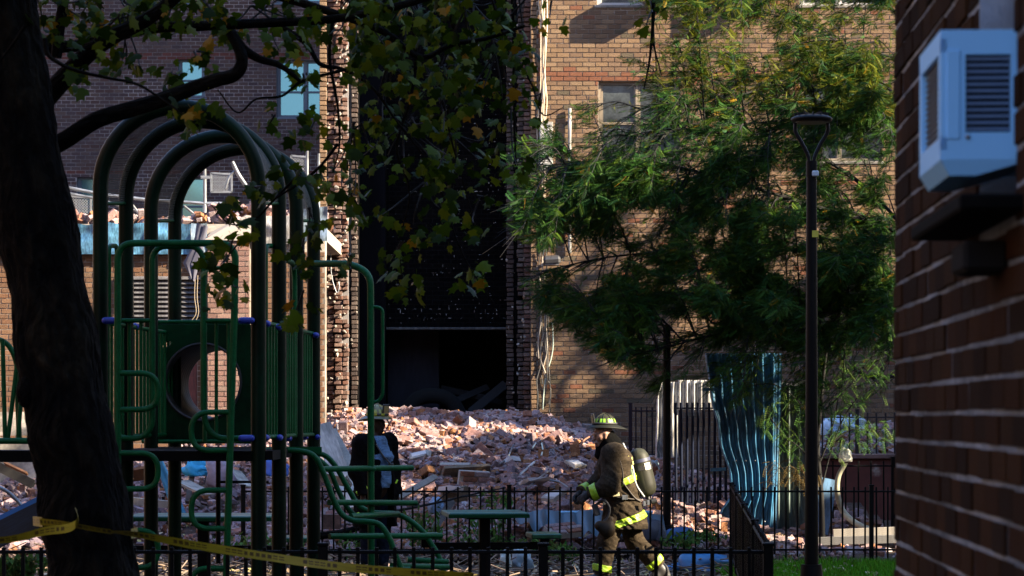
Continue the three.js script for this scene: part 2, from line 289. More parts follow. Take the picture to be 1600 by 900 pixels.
// ---------------------------------------------------------------- the shaded left wing, set back
{
  const s = 70, z = -F / s, r = rng(202);
  const b = thing('apartment_building', 'shaded purple brown brick apartment block with blue windows, behind the left tree', 'building', V(0, 0, z));
  const x0 = X(-60, s), x1 = X(560, s), y0 = 0, y1 = 14;
  const W = (a, t, c, d) => [X(a, s), Y(d, s), X(c, s), Y(t, s)];
  const holes = [W(432, 94, 505, 183), W(278, 92, 320, 152), W(278, 276, 322, 360), W(432, -86, 505, 4), W(255, -86, 302, 4), W(120, 276, 165, 360)];
  const bandY = [Y(86, s), Y(269, s)];
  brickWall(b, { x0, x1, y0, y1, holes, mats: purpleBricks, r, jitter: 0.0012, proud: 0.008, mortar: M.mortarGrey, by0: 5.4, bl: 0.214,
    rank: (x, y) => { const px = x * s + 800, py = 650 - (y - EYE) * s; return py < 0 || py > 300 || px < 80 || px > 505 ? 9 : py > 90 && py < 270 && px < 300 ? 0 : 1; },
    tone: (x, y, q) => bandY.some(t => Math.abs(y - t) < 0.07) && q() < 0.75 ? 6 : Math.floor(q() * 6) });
  const fb = mat([0.055, 0.085, 0.12], 0.5);
  holes.forEach((h, i) => sashWindow(b, h[0], h[1], h[2], h[3], -0.14, fb, glassBlue, i === 0 || i === 3 ? 0.62 : 0, 0.45, fb));
  part(b, 'room_wall', box(x1 - x0, y1, 0.2, (x0 + x1) / 2, y1 / 2, -4), M.soot);
  part(b, 'roof', box(x1 - x0 + 0.3, 0.3, 5, (x0 + x1) / 2, y1 + 0.17, -2), M.plaster);
}

// ---------------------------------------------------------------- the torn shaft: black back wall, ragged broken edges
const jag = rng(333);
{
  const s = 90, z = -F / s, r = jag, sb = 86, zb = -F / sb;
  const b = thing('ruined_shaft', 'black sooty brick shaft torn open between ragged brick edges above the rubble', 'ruined wall', V(0, 0, z));
  // black back wall with an opening at its foot
  const zB = zb - z, ox0 = X(602, sb), ox1 = X(800, sb), oy = Y(511, sb), bx0 = X(590, sb), bx1 = X(806, sb);
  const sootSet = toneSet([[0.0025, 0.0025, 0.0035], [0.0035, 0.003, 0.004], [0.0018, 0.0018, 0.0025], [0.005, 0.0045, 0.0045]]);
  const back = new THREE.Group(); back.name = 'back_wall'; back.position.z = zB; b.add(back);
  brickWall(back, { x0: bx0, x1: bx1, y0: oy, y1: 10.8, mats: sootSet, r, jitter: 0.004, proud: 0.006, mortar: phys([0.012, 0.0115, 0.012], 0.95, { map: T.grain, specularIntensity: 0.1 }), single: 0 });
  // pale flakes left along the joints
  const flake = new ConvexGeometry([V(-1, -0.3, 0), V(-0.2, -0.6, 0), V(0.9, -0.3, 0), V(1, 0.4, 0), V(0, 0.6, 0), V(-0.7, 0.3, 0), V(0, 0, 0.3)]), fm = [], fc = [];
  for (let i = 0; i < 1700; i++) {
    const row = Math.floor(r() * 90), y = oy + 0.08 + row * BH * 1.0, x = lerp(bx0, bx1, r()), py = 650 - (y - EYE) * sb, px = x * sb + 800;
    const strong = [495, 488, 481, 424, 300, 182].some(t => Math.abs(py - t) < 2.5), pr = strong ? 0.75 : (px > 690 ? 0.3 : 0.10) * (py > 120 ? 1 : 0.5);
    if (r() > pr) continue;
    const v = r() < 0.35;
    fm.push(M4(V(x, y + (v ? (r() - 0.5) * BH : 0), 0.006 + 0.008), Q(0, 0, v ? 1.57 + (r() - 0.5) * 0.4 : (r() - 0.5) * 0.3), V((0.006 + 0.022 * r() * r()) * (strong ? 1.6 : 1), 0.004 + 0.008 * r(), 0.01)));
    const g = 0.12 + 0.5 * r() * r(); fc.push(lin(g, g * 0.93, g * 0.85));
  }
  stuff(back, 'plaster_flake', flake, mat([1, 1, 1], 0.95), fm, fc);
  part(b, 'lintel', mergeGeometries([chamferBox(ox1 - ox0, 0.045, 0.2, 0.006)]), mat([0.16, 0.16, 0.16], 0.7, { map: T.streak }), { pos: V((ox0 + ox1) / 2, oy - 0.03, zB + 0.04) });
  // smooth dark return on the left, running down to the rubble
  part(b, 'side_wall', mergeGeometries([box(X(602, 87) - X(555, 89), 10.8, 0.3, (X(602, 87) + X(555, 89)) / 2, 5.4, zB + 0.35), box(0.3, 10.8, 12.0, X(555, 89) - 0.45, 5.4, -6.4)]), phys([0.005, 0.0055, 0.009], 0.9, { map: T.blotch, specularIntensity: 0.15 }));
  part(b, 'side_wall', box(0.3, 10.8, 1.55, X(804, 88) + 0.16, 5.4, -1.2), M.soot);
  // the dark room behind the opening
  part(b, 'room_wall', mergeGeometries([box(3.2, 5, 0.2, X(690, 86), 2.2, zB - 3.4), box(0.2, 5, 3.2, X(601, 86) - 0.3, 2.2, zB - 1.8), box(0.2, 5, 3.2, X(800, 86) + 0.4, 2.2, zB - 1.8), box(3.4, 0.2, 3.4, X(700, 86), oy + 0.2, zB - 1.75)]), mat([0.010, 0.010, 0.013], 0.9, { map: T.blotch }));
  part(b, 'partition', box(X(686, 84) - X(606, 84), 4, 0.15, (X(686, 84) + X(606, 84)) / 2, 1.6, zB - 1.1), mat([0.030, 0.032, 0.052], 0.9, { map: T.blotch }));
  for (const [a, c, w] of [[P(700, 632, 85), P(762, 605, 84), 0.12], [P(735, 645, 85.5), P(790, 600, 85), 0.16], [P(690, 606, 84), P(785, 628, 84.5), 0.10]]) part(b, 'fallen_beam', bar(a.setZ(a.z - z), c.setZ(c.z - z), w, 0.06), mat([0.012, 0.012, 0.014], 0.8));
  part(b, 'broken_slab', limb([P(628, 655, 85.6), P(650, 625, 85.6), P(676, 618, 85.6), P(703, 626, 85.6), P(722, 655, 85.6)].map(p => p.setZ(p.z - z)), 0.14, 0.14, 20, 8), mat([0.003, 0.003, 0.003], 0.95));
  // ragged edges: columns of torn bricks, [left px, right px, depth, tones, how ragged, how proud]
  const torn = toneSet([[0.20, 0.125, 0.10], [0.17, 0.105, 0.09], [0.23, 0.15, 0.12], [0.15, 0.10, 0.09], [0.25, 0.18, 0.15], [0.19, 0.10, 0.075]]);
  const sooty = toneSet([[0.11, 0.085, 0.075], [0.09, 0.07, 0.065], [0.13, 0.10, 0.085], [0.075, 0.06, 0.055], [0.15, 0.12, 0.105], [0.10, 0.07, 0.06]]);
  const bg = chamferBox(1, 1, 1, 0.06), mats4 = [], cols = []; let n = 0;
  const blobs = []; for (let i = 0; i < 5; i++) { const pts = []; for (let k = 0; k < 14; k++) { const v = V(r() - 0.5, r() - 0.5, r() - 0.5).normalize().multiplyScalar(0.35 + 0.2 * r()); pts.push(v); } blobs.push(new ConvexGeometry(pts)); }
  const blobM = [[], [], [], [], []];
  const strips = [
    [499, 510.5, 0.0, tanBricks, 0.002, 1, 0.0], [510.5, 522, -0.14, torn, 0.03, 1, 0.5], [522, 534, -0.10, torn, 0.05, 1, 0.7], [534, 543, -0.16, torn, 0.04, 0.92, 0.4], [547, 557, -0.34, sooty, 0.02, 1, 0.2],
    [829, 838.5, -0.004, tanBricks, 0.004, 1, 0.0], [818, 829, -0.20, torn, 0.03, 1, 0.15], [808, 819, -0.24, sooty, 0.035, 0.95, 0.25], [791, 803, -0.55, sooty, 0.02, 1, 0.4]];
  strips.forEach(([a, c, dz, set, rag, full, mort], k) => {
    const xa = X(a, s), xc = X(c, s);
    part(b, 'wall', box(xc - xa, 10.8, 0.35, (xa + xc) / 2, 5.4, dz - 0.24), k === 0 || k === 5 ? M.mortar : set === sooty ? M.soot : M.mortarGrey);
    for (let j = 0; j < 124; j++) {
      const y = 0.6 + j * BH + (r() - 0.5) * rag * 0.3, py = 650 - (y - EYE) * s; if (r() > full) continue;
      const w = (xc - xa) * (1 + (r() - 0.5) * rag * 4), d = 0.16 + r() * rag * 2.2, p = V((xa + xc) / 2 + (r() - 0.5) * rag * 0.9, y, dz - 0.08 + d / 2 - 0.04 + (r() - 0.5) * rag), q = Q((r() - 0.5) * rag * 3, (r() - 0.5) * rag * 5, (r() - 0.5) * rag * 3);
      const t = Math.floor(r() * Math.min(6, set.list.length)), sc = [w - JT * 0.7, BH - JT - (r() * rag * 0.3), d];
      if (py > 0 && py < 650 && n < 300 && r() < 0.42) { n++; part(b, 'brick', bg, set.list[t], { pos: p, quat: q, scale: sc }); }
      else { mats4.push(M4(p, q, V(...sc))); cols.push(set.colors[t].clone().multiplyScalar(0.8 + 0.4 * r())); }
      if (r() < mort * 0.8) { const bs = 0.05 + 0.10 * r() * r(); blobM[j % 5].push(M4(V(p.x + (r() - 0.5) * w, y + (r() - 0.5) * 0.06, dz + 0.06 + rag + (r() - 0.5) * 0.08), Q(r() * 6, r() * 6, r() * 6), V(bs, bs * 0.8, bs * 0.6))); }
    }
  });
  stuff(b, 'broken_brickwork', bg, torn.base, mats4, cols);
  for (let i = 0; i < 150; i++) { const bs = 0.05 + 0.16 * r() * r(); blobM[i % 5].push(M4(P(514 + r() * 28, i < 120 ? r() * 335 : 545 + r() * 45, 89).add(V(0, 0, 0.02 - z + 0.06 * r())), Q(r() * 6, r() * 6, r() * 6), V(bs * 0.8, bs * 1.1, bs * 0.5))); }
  blobs.forEach((g, i) => stuff(b, 'mortar_lump', g, M.plaster, blobM[i]));
  const wc = thing('white_cable', 'thin white cable hanging loose before the black wall, near the frame top', 'cable', V(0, 0, 0));
  part(wc, 'cable', sweep(smooth([P(770, -20, 88), P(770, 15, 88), P(764, 40, 88), P(754, 58, 88), P(747, 74, 88)], 24), 0.011, 6), M.white); part(wc, 'end', cyl(0.018, 0.018, 0.06, 8), M.galv, { pos: P(747, 76, 88) });
  const wc2 = thing('grey_cable', 'grey cable curling down the ragged brick edge left of the shaft', 'cable', V(0, 0, 0));
  part(wc2, 'cable', sweep(smooth([P(517, 385, 91), P(517, 420, 91), P(520, 440, 91), P(527, 458, 91), P(530, 448, 91), P(529, 440, 91)], 30), 0.010, 6), M.galv); part(wc2, 'clip', box(0.04, 0.04, 0.16, 0, 0, -0.05), M.galv, { pos: P(517, 386, 91) });
}

// ---------------------------------------------------------------- the low extension at left, rubble on its roof
{
  const s = 98.5, z = -F / s, r = rng(404);
  const b = thing('low_extension', 'single storey brick extension with blue fascia and louvre behind the green climbing frame', 'building', V(0, 0, z));
  const x0 = X(-80, s), x1 = X(508, s), yb = Y(398, s), yt = Y(350, s);
  const lou = [X(205, s), Y(506, s), X(324, s), Y(432, s)], door = [X(282, s), 0.1, X(308, s), Y(545, s)];
  brickWall(b, { x0, x1, y0: 0, y1: yb, holes: [lou, door], mats: orangeBricks, r, jitter: 0.002, rank: (x, y) => { const px = x * s + 800, py = 650 - (y - EYE) * s; return py > 690 ? 9 : py < 435 && px > 130 ? 0 : px > 390 ? 0.2 : 1 + r(); }, tone: (x, y, q) => Math.floor(q() * 6) });
  const pil = new THREE.Group(); pil.name = 'pilaster'; pil.position.set(0, 0, 0.16); b.add(pil);
  brickWall(pil, { x0: X(326, s), x1: X(392, s), y0: 0, y1: Y(374, s), mats: toneSet([[0.30, 0.185, 0.155], [0.27, 0.165, 0.14], [0.33, 0.21, 0.17], [0.25, 0.15, 0.125], [0.29, 0.20, 0.165], [0.31, 0.18, 0.15]]), r, th: 0.15, single: 150, rank: (x, y) => (y < 1 ? 9 : r()), jitter: 0.002 });
  part(b, 'broken_slab', new ConvexGeometry([V(X(322, s), Y(376, s), 0.2), V(X(412, s), Y(378, s), 0.2), V(X(412, s), Y(340, s), 0.1), V(X(385, s), Y(336, s), 0), V(X(330, s), Y(362, s), 0), V(X(322, s), Y(372, s), -0.3), V(X(412, s), Y(378, s), -0.5), V(X(400, s), Y(338, s), -0.6)]), M.plaster);
  // louvre: separate slats in a frame
  const lv = new THREE.Group(); lv.name = 'louvre'; b.add(lv); const steel = mat([0.36, 0.35, 0.36], 0.5, { metalness: 0.3, map: T.streak });
  part(lv, 'louvre_frame', mergeGeometries([box(lou[2] - lou[0], 0.05, 0.1, (lou[0] + lou[2]) / 2, lou[3] - 0.025, 0.0), box(lou[2] - lou[0], 0.05, 0.1, (lou[0] + lou[2]) / 2, lou[1] + 0.025, 0), box(0.04, lou[3] - lou[1] - 0.1, 0.1, lou[0] + 0.02, (lou[1] + lou[3]) / 2, 0), box(0.04, lou[3] - lou[1] - 0.1, 0.1, lou[2] - 0.02, (lou[1] + lou[3]) / 2, 0)]), steel);
  for (let i = 0; i < 9; i++) part(lv, 'slat', chamferBox(lou[2] - lou[0] - 0.1, 0.012, 0.13, 0.004), steel, { pos: V((lou[0] + lou[2]) / 2, lerp(lou[1] + 0.08, lou[3] - 0.08, i / 8), -0.01), rot: [0.75, 0, 0] });
  part(lv, 'louvre_back', box(lou[2] - lou[0], lou[3] - lou[1], 0.02, (lou[0] + lou[2]) / 2, (lou[1] + lou[3]) / 2, -0.2), M.soot);
  const dr = part(b, 'door', chamferBox(door[2] - door[0] - 0.02, door[3] - door[1] - 0.02, 0.05, 0.006), mat([0.20, 0.045, 0.035], 0.5, { map: T.streak }), { pos: V((door[0] + door[2]) / 2, (door[1] + door[3]) / 2, -0.1) });
  part(dr, 'handle', box(0.03, 0.12, 0.05, 0.08, 0.1, 0.04), M.galv);
  // buckled blue metal fascia: sheet panels with dents and their own seams
  const blue = phys([0.16, 0.42, 0.66], 0.35, { metalness: 0.35, map: T.streak }), pale = phys([0.40, 0.52, 0.62], 0.4, { metalness: 0.3, map: T.streak });
  const seams = [-20, 60, 150, 228, 300, 325]; 
  const sheet = (pa, pb, m, ya = yb, yt2 = yt) => {
    const xa = X(pa, s), xb = X(pb, s), g = new THREE.BoxGeometry(xb - xa - 0.008, yt2 - ya, 0.012, 18, 10, 1), p = g.attributes.position;
    for (let i = 0; i < p.count; i++) { const x = p.getX(i), y = p.getY(i); const d = 0.05 * noise3((x + xa) * 2.2, y * 3, 4.2) + 0.025 * noise3((x + xa) * 6, y * 7, 1.2) + (y > 0.12 ? 0.05 * noise3((x + xa) * 4, 3, 9) : 0); p.setZ(i, p.getZ(i) + d + 0.10); if (y > 0.2) p.setY(i, y + 0.05 * noise3((x + xa) * 3, 7, 2)); }
    g.computeVertexNormals(); part(b, 'fascia_panel', g, m, { pos: V((xa + xb) / 2, (ya + yt2) / 2, 0.02) });
  };
  for (let i = 0; i < seams.length - 1; i++) sheet(seams[i], seams[i + 1], i === 4 ? pale : blue);
  sheet(412, 470, mat([0.62, 0.60, 0.56], 0.5, { map: T.streak }), Y(382, s), Y(338, s)); sheet(470, 513, pale, Y(378, s), Y(326, s));
  part(b, 'roof', mergeGeometries([box(x1 - x0, 0.2, 15, (x0 + x1) / 2, yt - 0.15, -7.6), box(x1 - x0, yt - yb, 0.3, (x0 + x1) / 2, (yt + yb) / 2, -0.16)]), M.plaster);
  // roof rubble
  const rb = thing('roof_rubble', 'broken bricks heaped along the roof edge of the low extension', 'rubble', V(0, yt, z));
  const bg = chamferBox(0.21, 0.065, 0.1, 0.006), m4 = [], cs = []; let n = 0;
  for (let i = 0; i < 620; i++) {
    const px = 95 + r() * 410, hump = px > 320 && px < 420 ? 0.34 : px > 220 && px < 300 ? 0.06 : 0.16, x = X(px, s), zz = -r() * 1.4, y = r() * hump * (1 - 0.2 * r()) - 0.02;
    const q = Q(r() * 6, r() * 6, r() * 6), sc = V(0.5 + 0.6 * r(), 0.8 + 0.4 * r(), 0.8 + 0.4 * r()), t = Math.floor(r() * 9);
    if (n < 200 && zz > -0.7) { n++; part(rb, 'brick', bg, rubble.list[t], { pos: V(x, y + 0.04, zz), quat: q, scale: sc.toArray() }); } else { m4.push(M4(V(x, y + 0.04, zz), q, sc)); cs.push(rubble.colors[t]); }
  }
  stuff(rb, 'broken_brick', bg, rubble.base, m4, cs);
  // bent railing and mesh panels up there
  const ra = thing('roof_railing', 'bent grey tube railing with mesh panels on the extension roof', 'railing', V(0, 0, 0));
  const tb = (pts, rad = 0.028) => part(ra, 'rail', sweep(fillet(pts, 0.05), rad, 8), M.galv);
  tb([P(100, 292, 95), P(160, 304, 95), P(228, 312, 95), P(320, 318, 95), P(352, 318, 95)]); tb([P(105, 302, 95), P(150, 310, 95), P(230, 334, 95)], 0.022);
  tb([P(320, 264, 95), P(320, 345, 95)], 0.03); tb([P(480, 236, 95), P(480, 345, 95)], 0.026); tb([P(498, 240, 95), P(498, 330, 95)], 0.024); tb([P(363, 253, 96), P(372, 272, 96), P(384, 290, 96)], 0.035);
  tb([P(352, 296, 96), P(358, 276, 96), P(368, 266, 96), P(380, 285, 96)], 0.02); tb([P(288, 322, 95), P(305, 336, 95)], 0.02); tb([P(205, 318, 95), P(222, 340, 95)], 0.024);
  part(ra, 'bracket', box(0.17, 0.05, 0.05), M.galv, { pos: P(322, 277, 95.3) });
  const wire = mat([0.34, 0.36, 0.38], 0.5, { metalness: 0.5 });
  for (const [a, c, d, e] of [[330, 270, 362, 300], [455, 243, 480, 300], [100, 306, 142, 342]]) {
    const A = P(a, c, 94.5), B = P(d, e, 94.5), gs = [bar(V(A.x, A.y, A.z), V(B.x, A.y - 0.03, A.z), 0.03, 0.03), bar(V(A.x, A.y, A.z), V(A.x, B.y, A.z), 0.03, 0.03), bar(V(B.x, A.y, A.z), V(B.x, B.y, A.z), 0.03, 0.03), bar(V(A.x, B.y, A.z), V(B.x, B.y, A.z), 0.03, 0.03)];
    part(ra, 'panel_frame', mergeGeometries(gs), M.galv);
    const ws = [], w = B.x - A.x, h = A.y - B.y; for (let k = -Math.ceil(h / 0.045); k < w / 0.045; k++) for (const dir of [1, -1]) { let t0 = Math.max(0, -k * 0.045), t1 = Math.min(h, w - k * 0.045); if (t1 - t0 < 0.02) continue; const xx = t => dir > 0 ? A.x + k * 0.045 + t : B.x - k * 0.045 - t; ws.push(bar(V(xx(t0), B.y + t0, A.z), V(xx(t1), B.y + t1, A.z), 0.006, 0.006)); }
    part(ra, 'wire_mesh', mergeGeometries(ws), wire, { kind: 'stuff' });
  }
  // torn flashing strip hanging over the louvre, thin wires below it
  const fl = thing('torn_flashing', 'crumpled grey metal strip hanging from the blue fascia over the louvre', 'metal strip', V(0, 0, 0));
  const pts = [[318, 352], [314, 375], [308, 395], [300, 415], [303, 438]], pos = [], idx = [];
  pts.forEach(([px, py], i) => { const w = [9, 8, 9, 12, 3][i]; for (let k = 0; k < 5; k++) { const p = P(px + (k - 2) * w / 2, py + (k - 2) * 1.5, 99.5); pos.push(p.x, p.y, p.z + 0.14 + (k % 2) * 0.05); } });
  for (let i = 0; i < 4; i++) for (let k = 0; k < 4; k++) { const a = i * 5 + k; idx.push(a, a + 5, a + 1, a + 1, a + 5, a + 6); }
  const fg = new THREE.BufferGeometry(); fg.setAttribute('position', new THREE.Float32BufferAttribute(pos, 3)); fg.setIndex(idx); fg.computeVertexNormals(); part(fl, 'strip', fg, mat([0.055, 0.055, 0.08], 0.6));
  for (const dx of [0, 4]) part(fl, 'wire', sweep(smooth([P(305 + dx, 430, 99.6), P(304 + dx, 465, 99.6), P(306 + dx, 490, 99.6), P(296 + dx * 2, 505, 99.6)], 16), 0.007, 5), mat([0.2, 0.16, 0.11], 0.8));
}
// ---------------------------------------------------------------- the rubble pile
const pileY = (x, z) => {            // height of the heap
  const t = clamp((-29.6 - z) / 9.6, 0, 1), up = t * t * (3 - 2 * t) * 0.35 + t * 0.65;
  let h = lerp(0.05, 1.72, up);
  h *= 1 - 0.28 * clamp((x - 0.6) / 1.0, 0, 1) - 0.42 * clamp((x - 1.5) / 2.2, 0, 1) - 0.15 * clamp((-2.6 - x) / 1.2, 0, 1) - 0.22 * clamp((-3.6 - x) / 3, 0, 1);
  return h + 0.15 * noise3(x * 0.9, 2.2, z * 0.8) + 0.09 * noise3(x * 2.2, 5.2, z * 2.0);
};
// a holed brick
function holedBrick(w, h, d) {
  const sh = new THREE.Shape([new THREE.Vector2(-w / 2, -d / 2), new THREE.Vector2(w / 2, -d / 2), new THREE.Vector2(w / 2, d / 2), new THREE.Vector2(-w / 2, d / 2)]);
  for (const x of [-0.32, 0, 0.32]) { const p = new THREE.Path(); p.absarc(x * w, 0, 0.016, 0, Math.PI * 2, true); sh.holes.push(p); }
  return new THREE.ExtrudeGeometry(sh, { depth: h, bevelEnabled: false, curveSegments: 4 }).translate(0, 0, -h / 2).rotateX(-Math.PI / 2);
}
const frag = (() => {                // whole, holed, broken and crushed pieces
  const r = rng(515), out = [chamferBox(0.2, 0.066, 0.095, 0.006), holedBrick(0.2, 0.066, 0.095)];
  const cut = (w, h, d, n) => { const pts = []; for (const x of [-1, 1]) for (const y of [-1, 1]) for (const z of [-1, 1]) { const k = x > 0 ? n : 0.06; pts.push(V(x * w / 2 - (x > 0 ? r() * k * w : 0), y * h / 2 * (1 - r() * 0.12), z * d / 2 * (1 - r() * 0.12))); } pts.push(V(w * (0.42 - n * r()), 0, 0)); const g = new ConvexGeometry(pts); const p = g.attributes.position, uv = []; for (let i = 0; i < p.count; i++) uv.push(p.getX(i) + p.getY(i), p.getZ(i) + p.getY(i)); g.setAttribute('uv', new THREE.Float32BufferAttribute(uv, 2)); return g; };
  out.push(cut(0.14, 0.066, 0.095, 0.5), cut(0.11, 0.066, 0.095, 0.6), cut(0.17, 0.066, 0.095, 0.4), cut(0.08, 0.06, 0.07, 0.5), cut(0.10, 0.05, 0.08, 0.7));
  return out;
})();
{
  const r = rng(616), b = thing('rubble_pile', 'big heap of broken red and pale bricks below the black shaft', 'rubble', V(0, 0, 0));
  const g = new THREE.PlaneGeometry(16, 14, 120, 110).rotateX(-Math.PI / 2).translate(-2.6, 0, -35.6), p = g.attributes.position, uv = g.attributes.uv;
  for (let i = 0; i < p.count; i++) { const x = p.getX(i), z = p.getZ(i); p.setY(i, pileY(x, z) - 0.05 + 0.03 * noise3(x * 8, 1, z * 8)); uv.setXY(i, x, z); }
  g.computeVertexNormals(); part(b, 'mound', g, mat([0.28, 0.20, 0.18], 1, { map: T.dirt, bumpMap: T.grainB, bumpScale: 0.03 }));
  const lists = frag.map(() => []), cols = frag.map(() => []); let n = 0;
  for (let i = 0; i < 17000; i++) {
    const zone = r(), x = zone < 0.72 ? rr(-3.6, 2.4, r) : zone < 0.9 ? rr(-9, -3.2, r) : rr(2.2, 5.0, r), z = -29.8 - Math.pow(r(), 0.85) * 11.8;
    const s = F / -z, px = 800 + x * s, y = pileY(x, z) + 0.02 * r(), k = r() < 0.34 ? 0 : r() < 0.12 ? 1 : 2 + Math.floor(r() * 5);
    const tilt = 0.55, q = Q((r() - 0.5) * 2 * tilt + (r() < 0.2 ? 1.2 : 0), r() * 6.28, (r() - 0.5) * 2 * tilt + (r() < 0.15 ? 1.3 : 0)), sc = 0.62 + 0.6 * r() * r() + (r() < 0.05 ? 0.9 * r() : 0); const flatK = r() < 0.22 ? 0.55 + 0.3 * r() : 1;
    let t = Math.floor(r() * 9); if (t === 6 && r() < 0.5) t = 4; if (x < -3.2 && r() < 0.5) t = 8;
    const pos = V(x, y + 0.015, z);
    if (n < 300 && k < 5 && px > 610 && px < 925 && z < -31 && r() < 0.12) { n++; part(b, 'brick', frag[k], rubble.list[t], { pos, quat: q, scale: [sc, sc * flatK, sc] }); }
    else { lists[k].push(M4(pos, q, V(sc * (k > 1 ? 0.8 + 0.6 * r() : 1), sc * flatK, sc * (k > 1 ? 0.8 + 0.5 * r() : 1)))); cols[k].push(rubble.colors[t].clone().multiplyScalar(0.6 + 0.8 * r())); }
  }
  frag.forEach((f, k) => stuff(b, k === 1 ? 'holed_bricks' : k === 0 ? 'whole_bricks' : 'broken_bricks', f, rubble.base, lists[k], cols[k]));
  // small crumbs
  const cm = [], cc = []; for (let i = 0; i < 9000; i++) { const x = rr(-8, 4, r), z = rr(-28.6, -41.5, r), s = 0.012 + 0.03 * r() * r(); cm.push(M4(V(x, pileY(x, z) + 0.02, z), Q(r() * 6, r() * 6, r() * 6), V(s * 1.4, s, s))); const c = rubble.colors[Math.floor(r() * 9)].clone().multiplyScalar(0.7 + 0.6 * r()); cc.push(c); }
  stuff(b, 'mortar_crumbs', new THREE.DodecahedronGeometry(1, 0), rubble.base, cm, cc);
  // wall chunks with several courses still joined
  for (const [px, py, s, ry, rz, rx] of [[740, 748, 112, 0.3, -0.12, 0.2], [712, 735, 110, -0.2, 0.1, 0.5], [1000, 740, 113, 0.4, 0.25, 0.6], [845, 700, 101, 0.8, -0.3, 0.3], [575, 690, 101, 0.2, 0.3, 0.4], [880, 830, 128, 0.2, 0.5, -1.1]]) {
    const c = new THREE.Group(); c.name = 'wall_chunk'; c.position.copy(P(px, py, s)); c.rotation.set(rx, ry, rz); b.add(c);
    part(c, 'mortar_bed', box(0.44, 0.22, 0.07), M.plaster);
    for (let j = 0; j < 3; j++) for (let i = 0; i < 2; i++) part(c, 'brick', frag[0], rubble.list[Math.floor(r() * 6)], { pos: V(-0.11 + i * 0.215 + (j % 2) * 0.05, -0.075 + j * 0.075, 0.01) });
  }
}
// bent steel bars, pipe ends and loose cables sticking out of the heap
{
  const r = rng(4242);
  const bars = [[[742, 690], [752, 672], [760, 650], [768, 640]], [[735, 668], [745, 655], [757, 652], [770, 660]], [[832, 700], [842, 688], [848, 700], [846, 712]], [[858, 735], [845, 745], [830, 758], [812, 768]], [[905, 700], [915, 686], [930, 680], [945, 684]], [[660, 720], [670, 708], [684, 706], [700, 712]], [[888, 762], [870, 752], [850, 750], [826, 752]], [[575, 700], [585, 688], [600, 684], [612, 690]], [[780, 725], [792, 716], [800, 700], [806, 690]]];
  const look = ['green cable looping at the crest of the heap below the opening', 'second green cable beside the first at the crest', 'pale looped cable at mid heap right of centre', 'long thin bent pipe lying low on the heap right of the table', 'rusty bent bar at upper right of the heap', 'short bent bar on the left of the heap above the plank', 'grey cable lying along the low right of the heap', 'bent bar near the helmet of the standing person', 'thin rod poking out of the middle of the heap'];
  bars.forEach((b, i) => { const o = thing(i < 3 || i === 6 ? 'loose_cable' : 'bent_bar', look[i], i < 3 || i === 6 ? 'cable' : 'metal bar'), c = smooth(b.map(([x, y]) => P(x, y, lerp(92, 118, clamp((y - 640) / 140, 0, 1)) + 2.2)), 20); part(o, 'length', sweep(c, i < 3 ? 0.012 : 0.014, 6), [mat([0.10, 0.20, 0.13], 0.6), mat([0.08, 0.17, 0.11], 0.6), mat([0.5, 0.55, 0.45], 0.6), M.galv, mat([0.16, 0.07, 0.04], 0.8), mat([0.10, 0.06, 0.05], 0.8), mat([0.2, 0.2, 0.2], 0.7), M.galv, M.galv][i]); part(o, 'cut_end', new THREE.SphereGeometry(0.016, 8, 6), M.galv, { pos: c[20] }); });
  const slabs = [[655, 712, 106, 0.42, 0.07, 0.3, 0.3, 0.2], [835, 752, 114, 0.5, 0.06, 0.36, 0.1, -0.3], [770, 690, 102, 0.36, 0.08, 0.26, -0.3, 0.4], [900, 725, 109, 0.34, 0.05, 0.3, 0.4, -0.2], [610, 672, 97, 0.34, 0.07, 0.24, 0.2, 0.5], [705, 765, 117, 0.44, 0.08, 0.3, -0.2, 0.1], [865, 775, 119, 0.36, 0.05, 0.3, 0.5, 0.3], [800, 720, 108, 0.3, 0.09, 0.2, -0.6, 0.3]];
  const look2 = ['left of the heap', 'low right of the heap, beside the lath', 'below the opening, upper middle of the heap', 'just left of the firefighter', 'upper left crest of the heap', 'at the foot of the heap above the table', 'at the foot of the heap near the ridged sheet', 'in the middle of the heap'];
  slabs.forEach(([px, py, s, w, h, d, rx, rz], i) => { const o = thing('concrete_chunk', 'flat pale broken concrete chunk ' + look2[i], 'rubble chunk', P(px, py, s + 1)), pts = []; for (const a of [-1, 1]) for (const b of [-1, 1]) for (const e of [-1, 1]) pts.push(V(a * w * 0.36 * (0.7 + 0.3 * r()), b * h / 2 * (0.7 + 0.3 * r()), e * d / 2 * (0.7 + 0.3 * r()))); for (let k = 0; k < 5; k++) pts.push(V((r() - 0.5) * w * 1.1, (r() - 0.5) * h, (r() - 0.5) * d * 1.1)); o.rotation.set(rx, r() * 6, rz); part(o, 'slab', new ConvexGeometry(pts), [M.plaster, mat([0.42, 0.40, 0.39], 0.95), mat([0.5, 0.42, 0.37], 0.95)][i % 3]); part(o, 'crust', box(w * 0.5, 0.014, d * 0.5, 0, h * 0.42, 0), mat([0.5, 0.47, 0.44], 0.95)); });
}
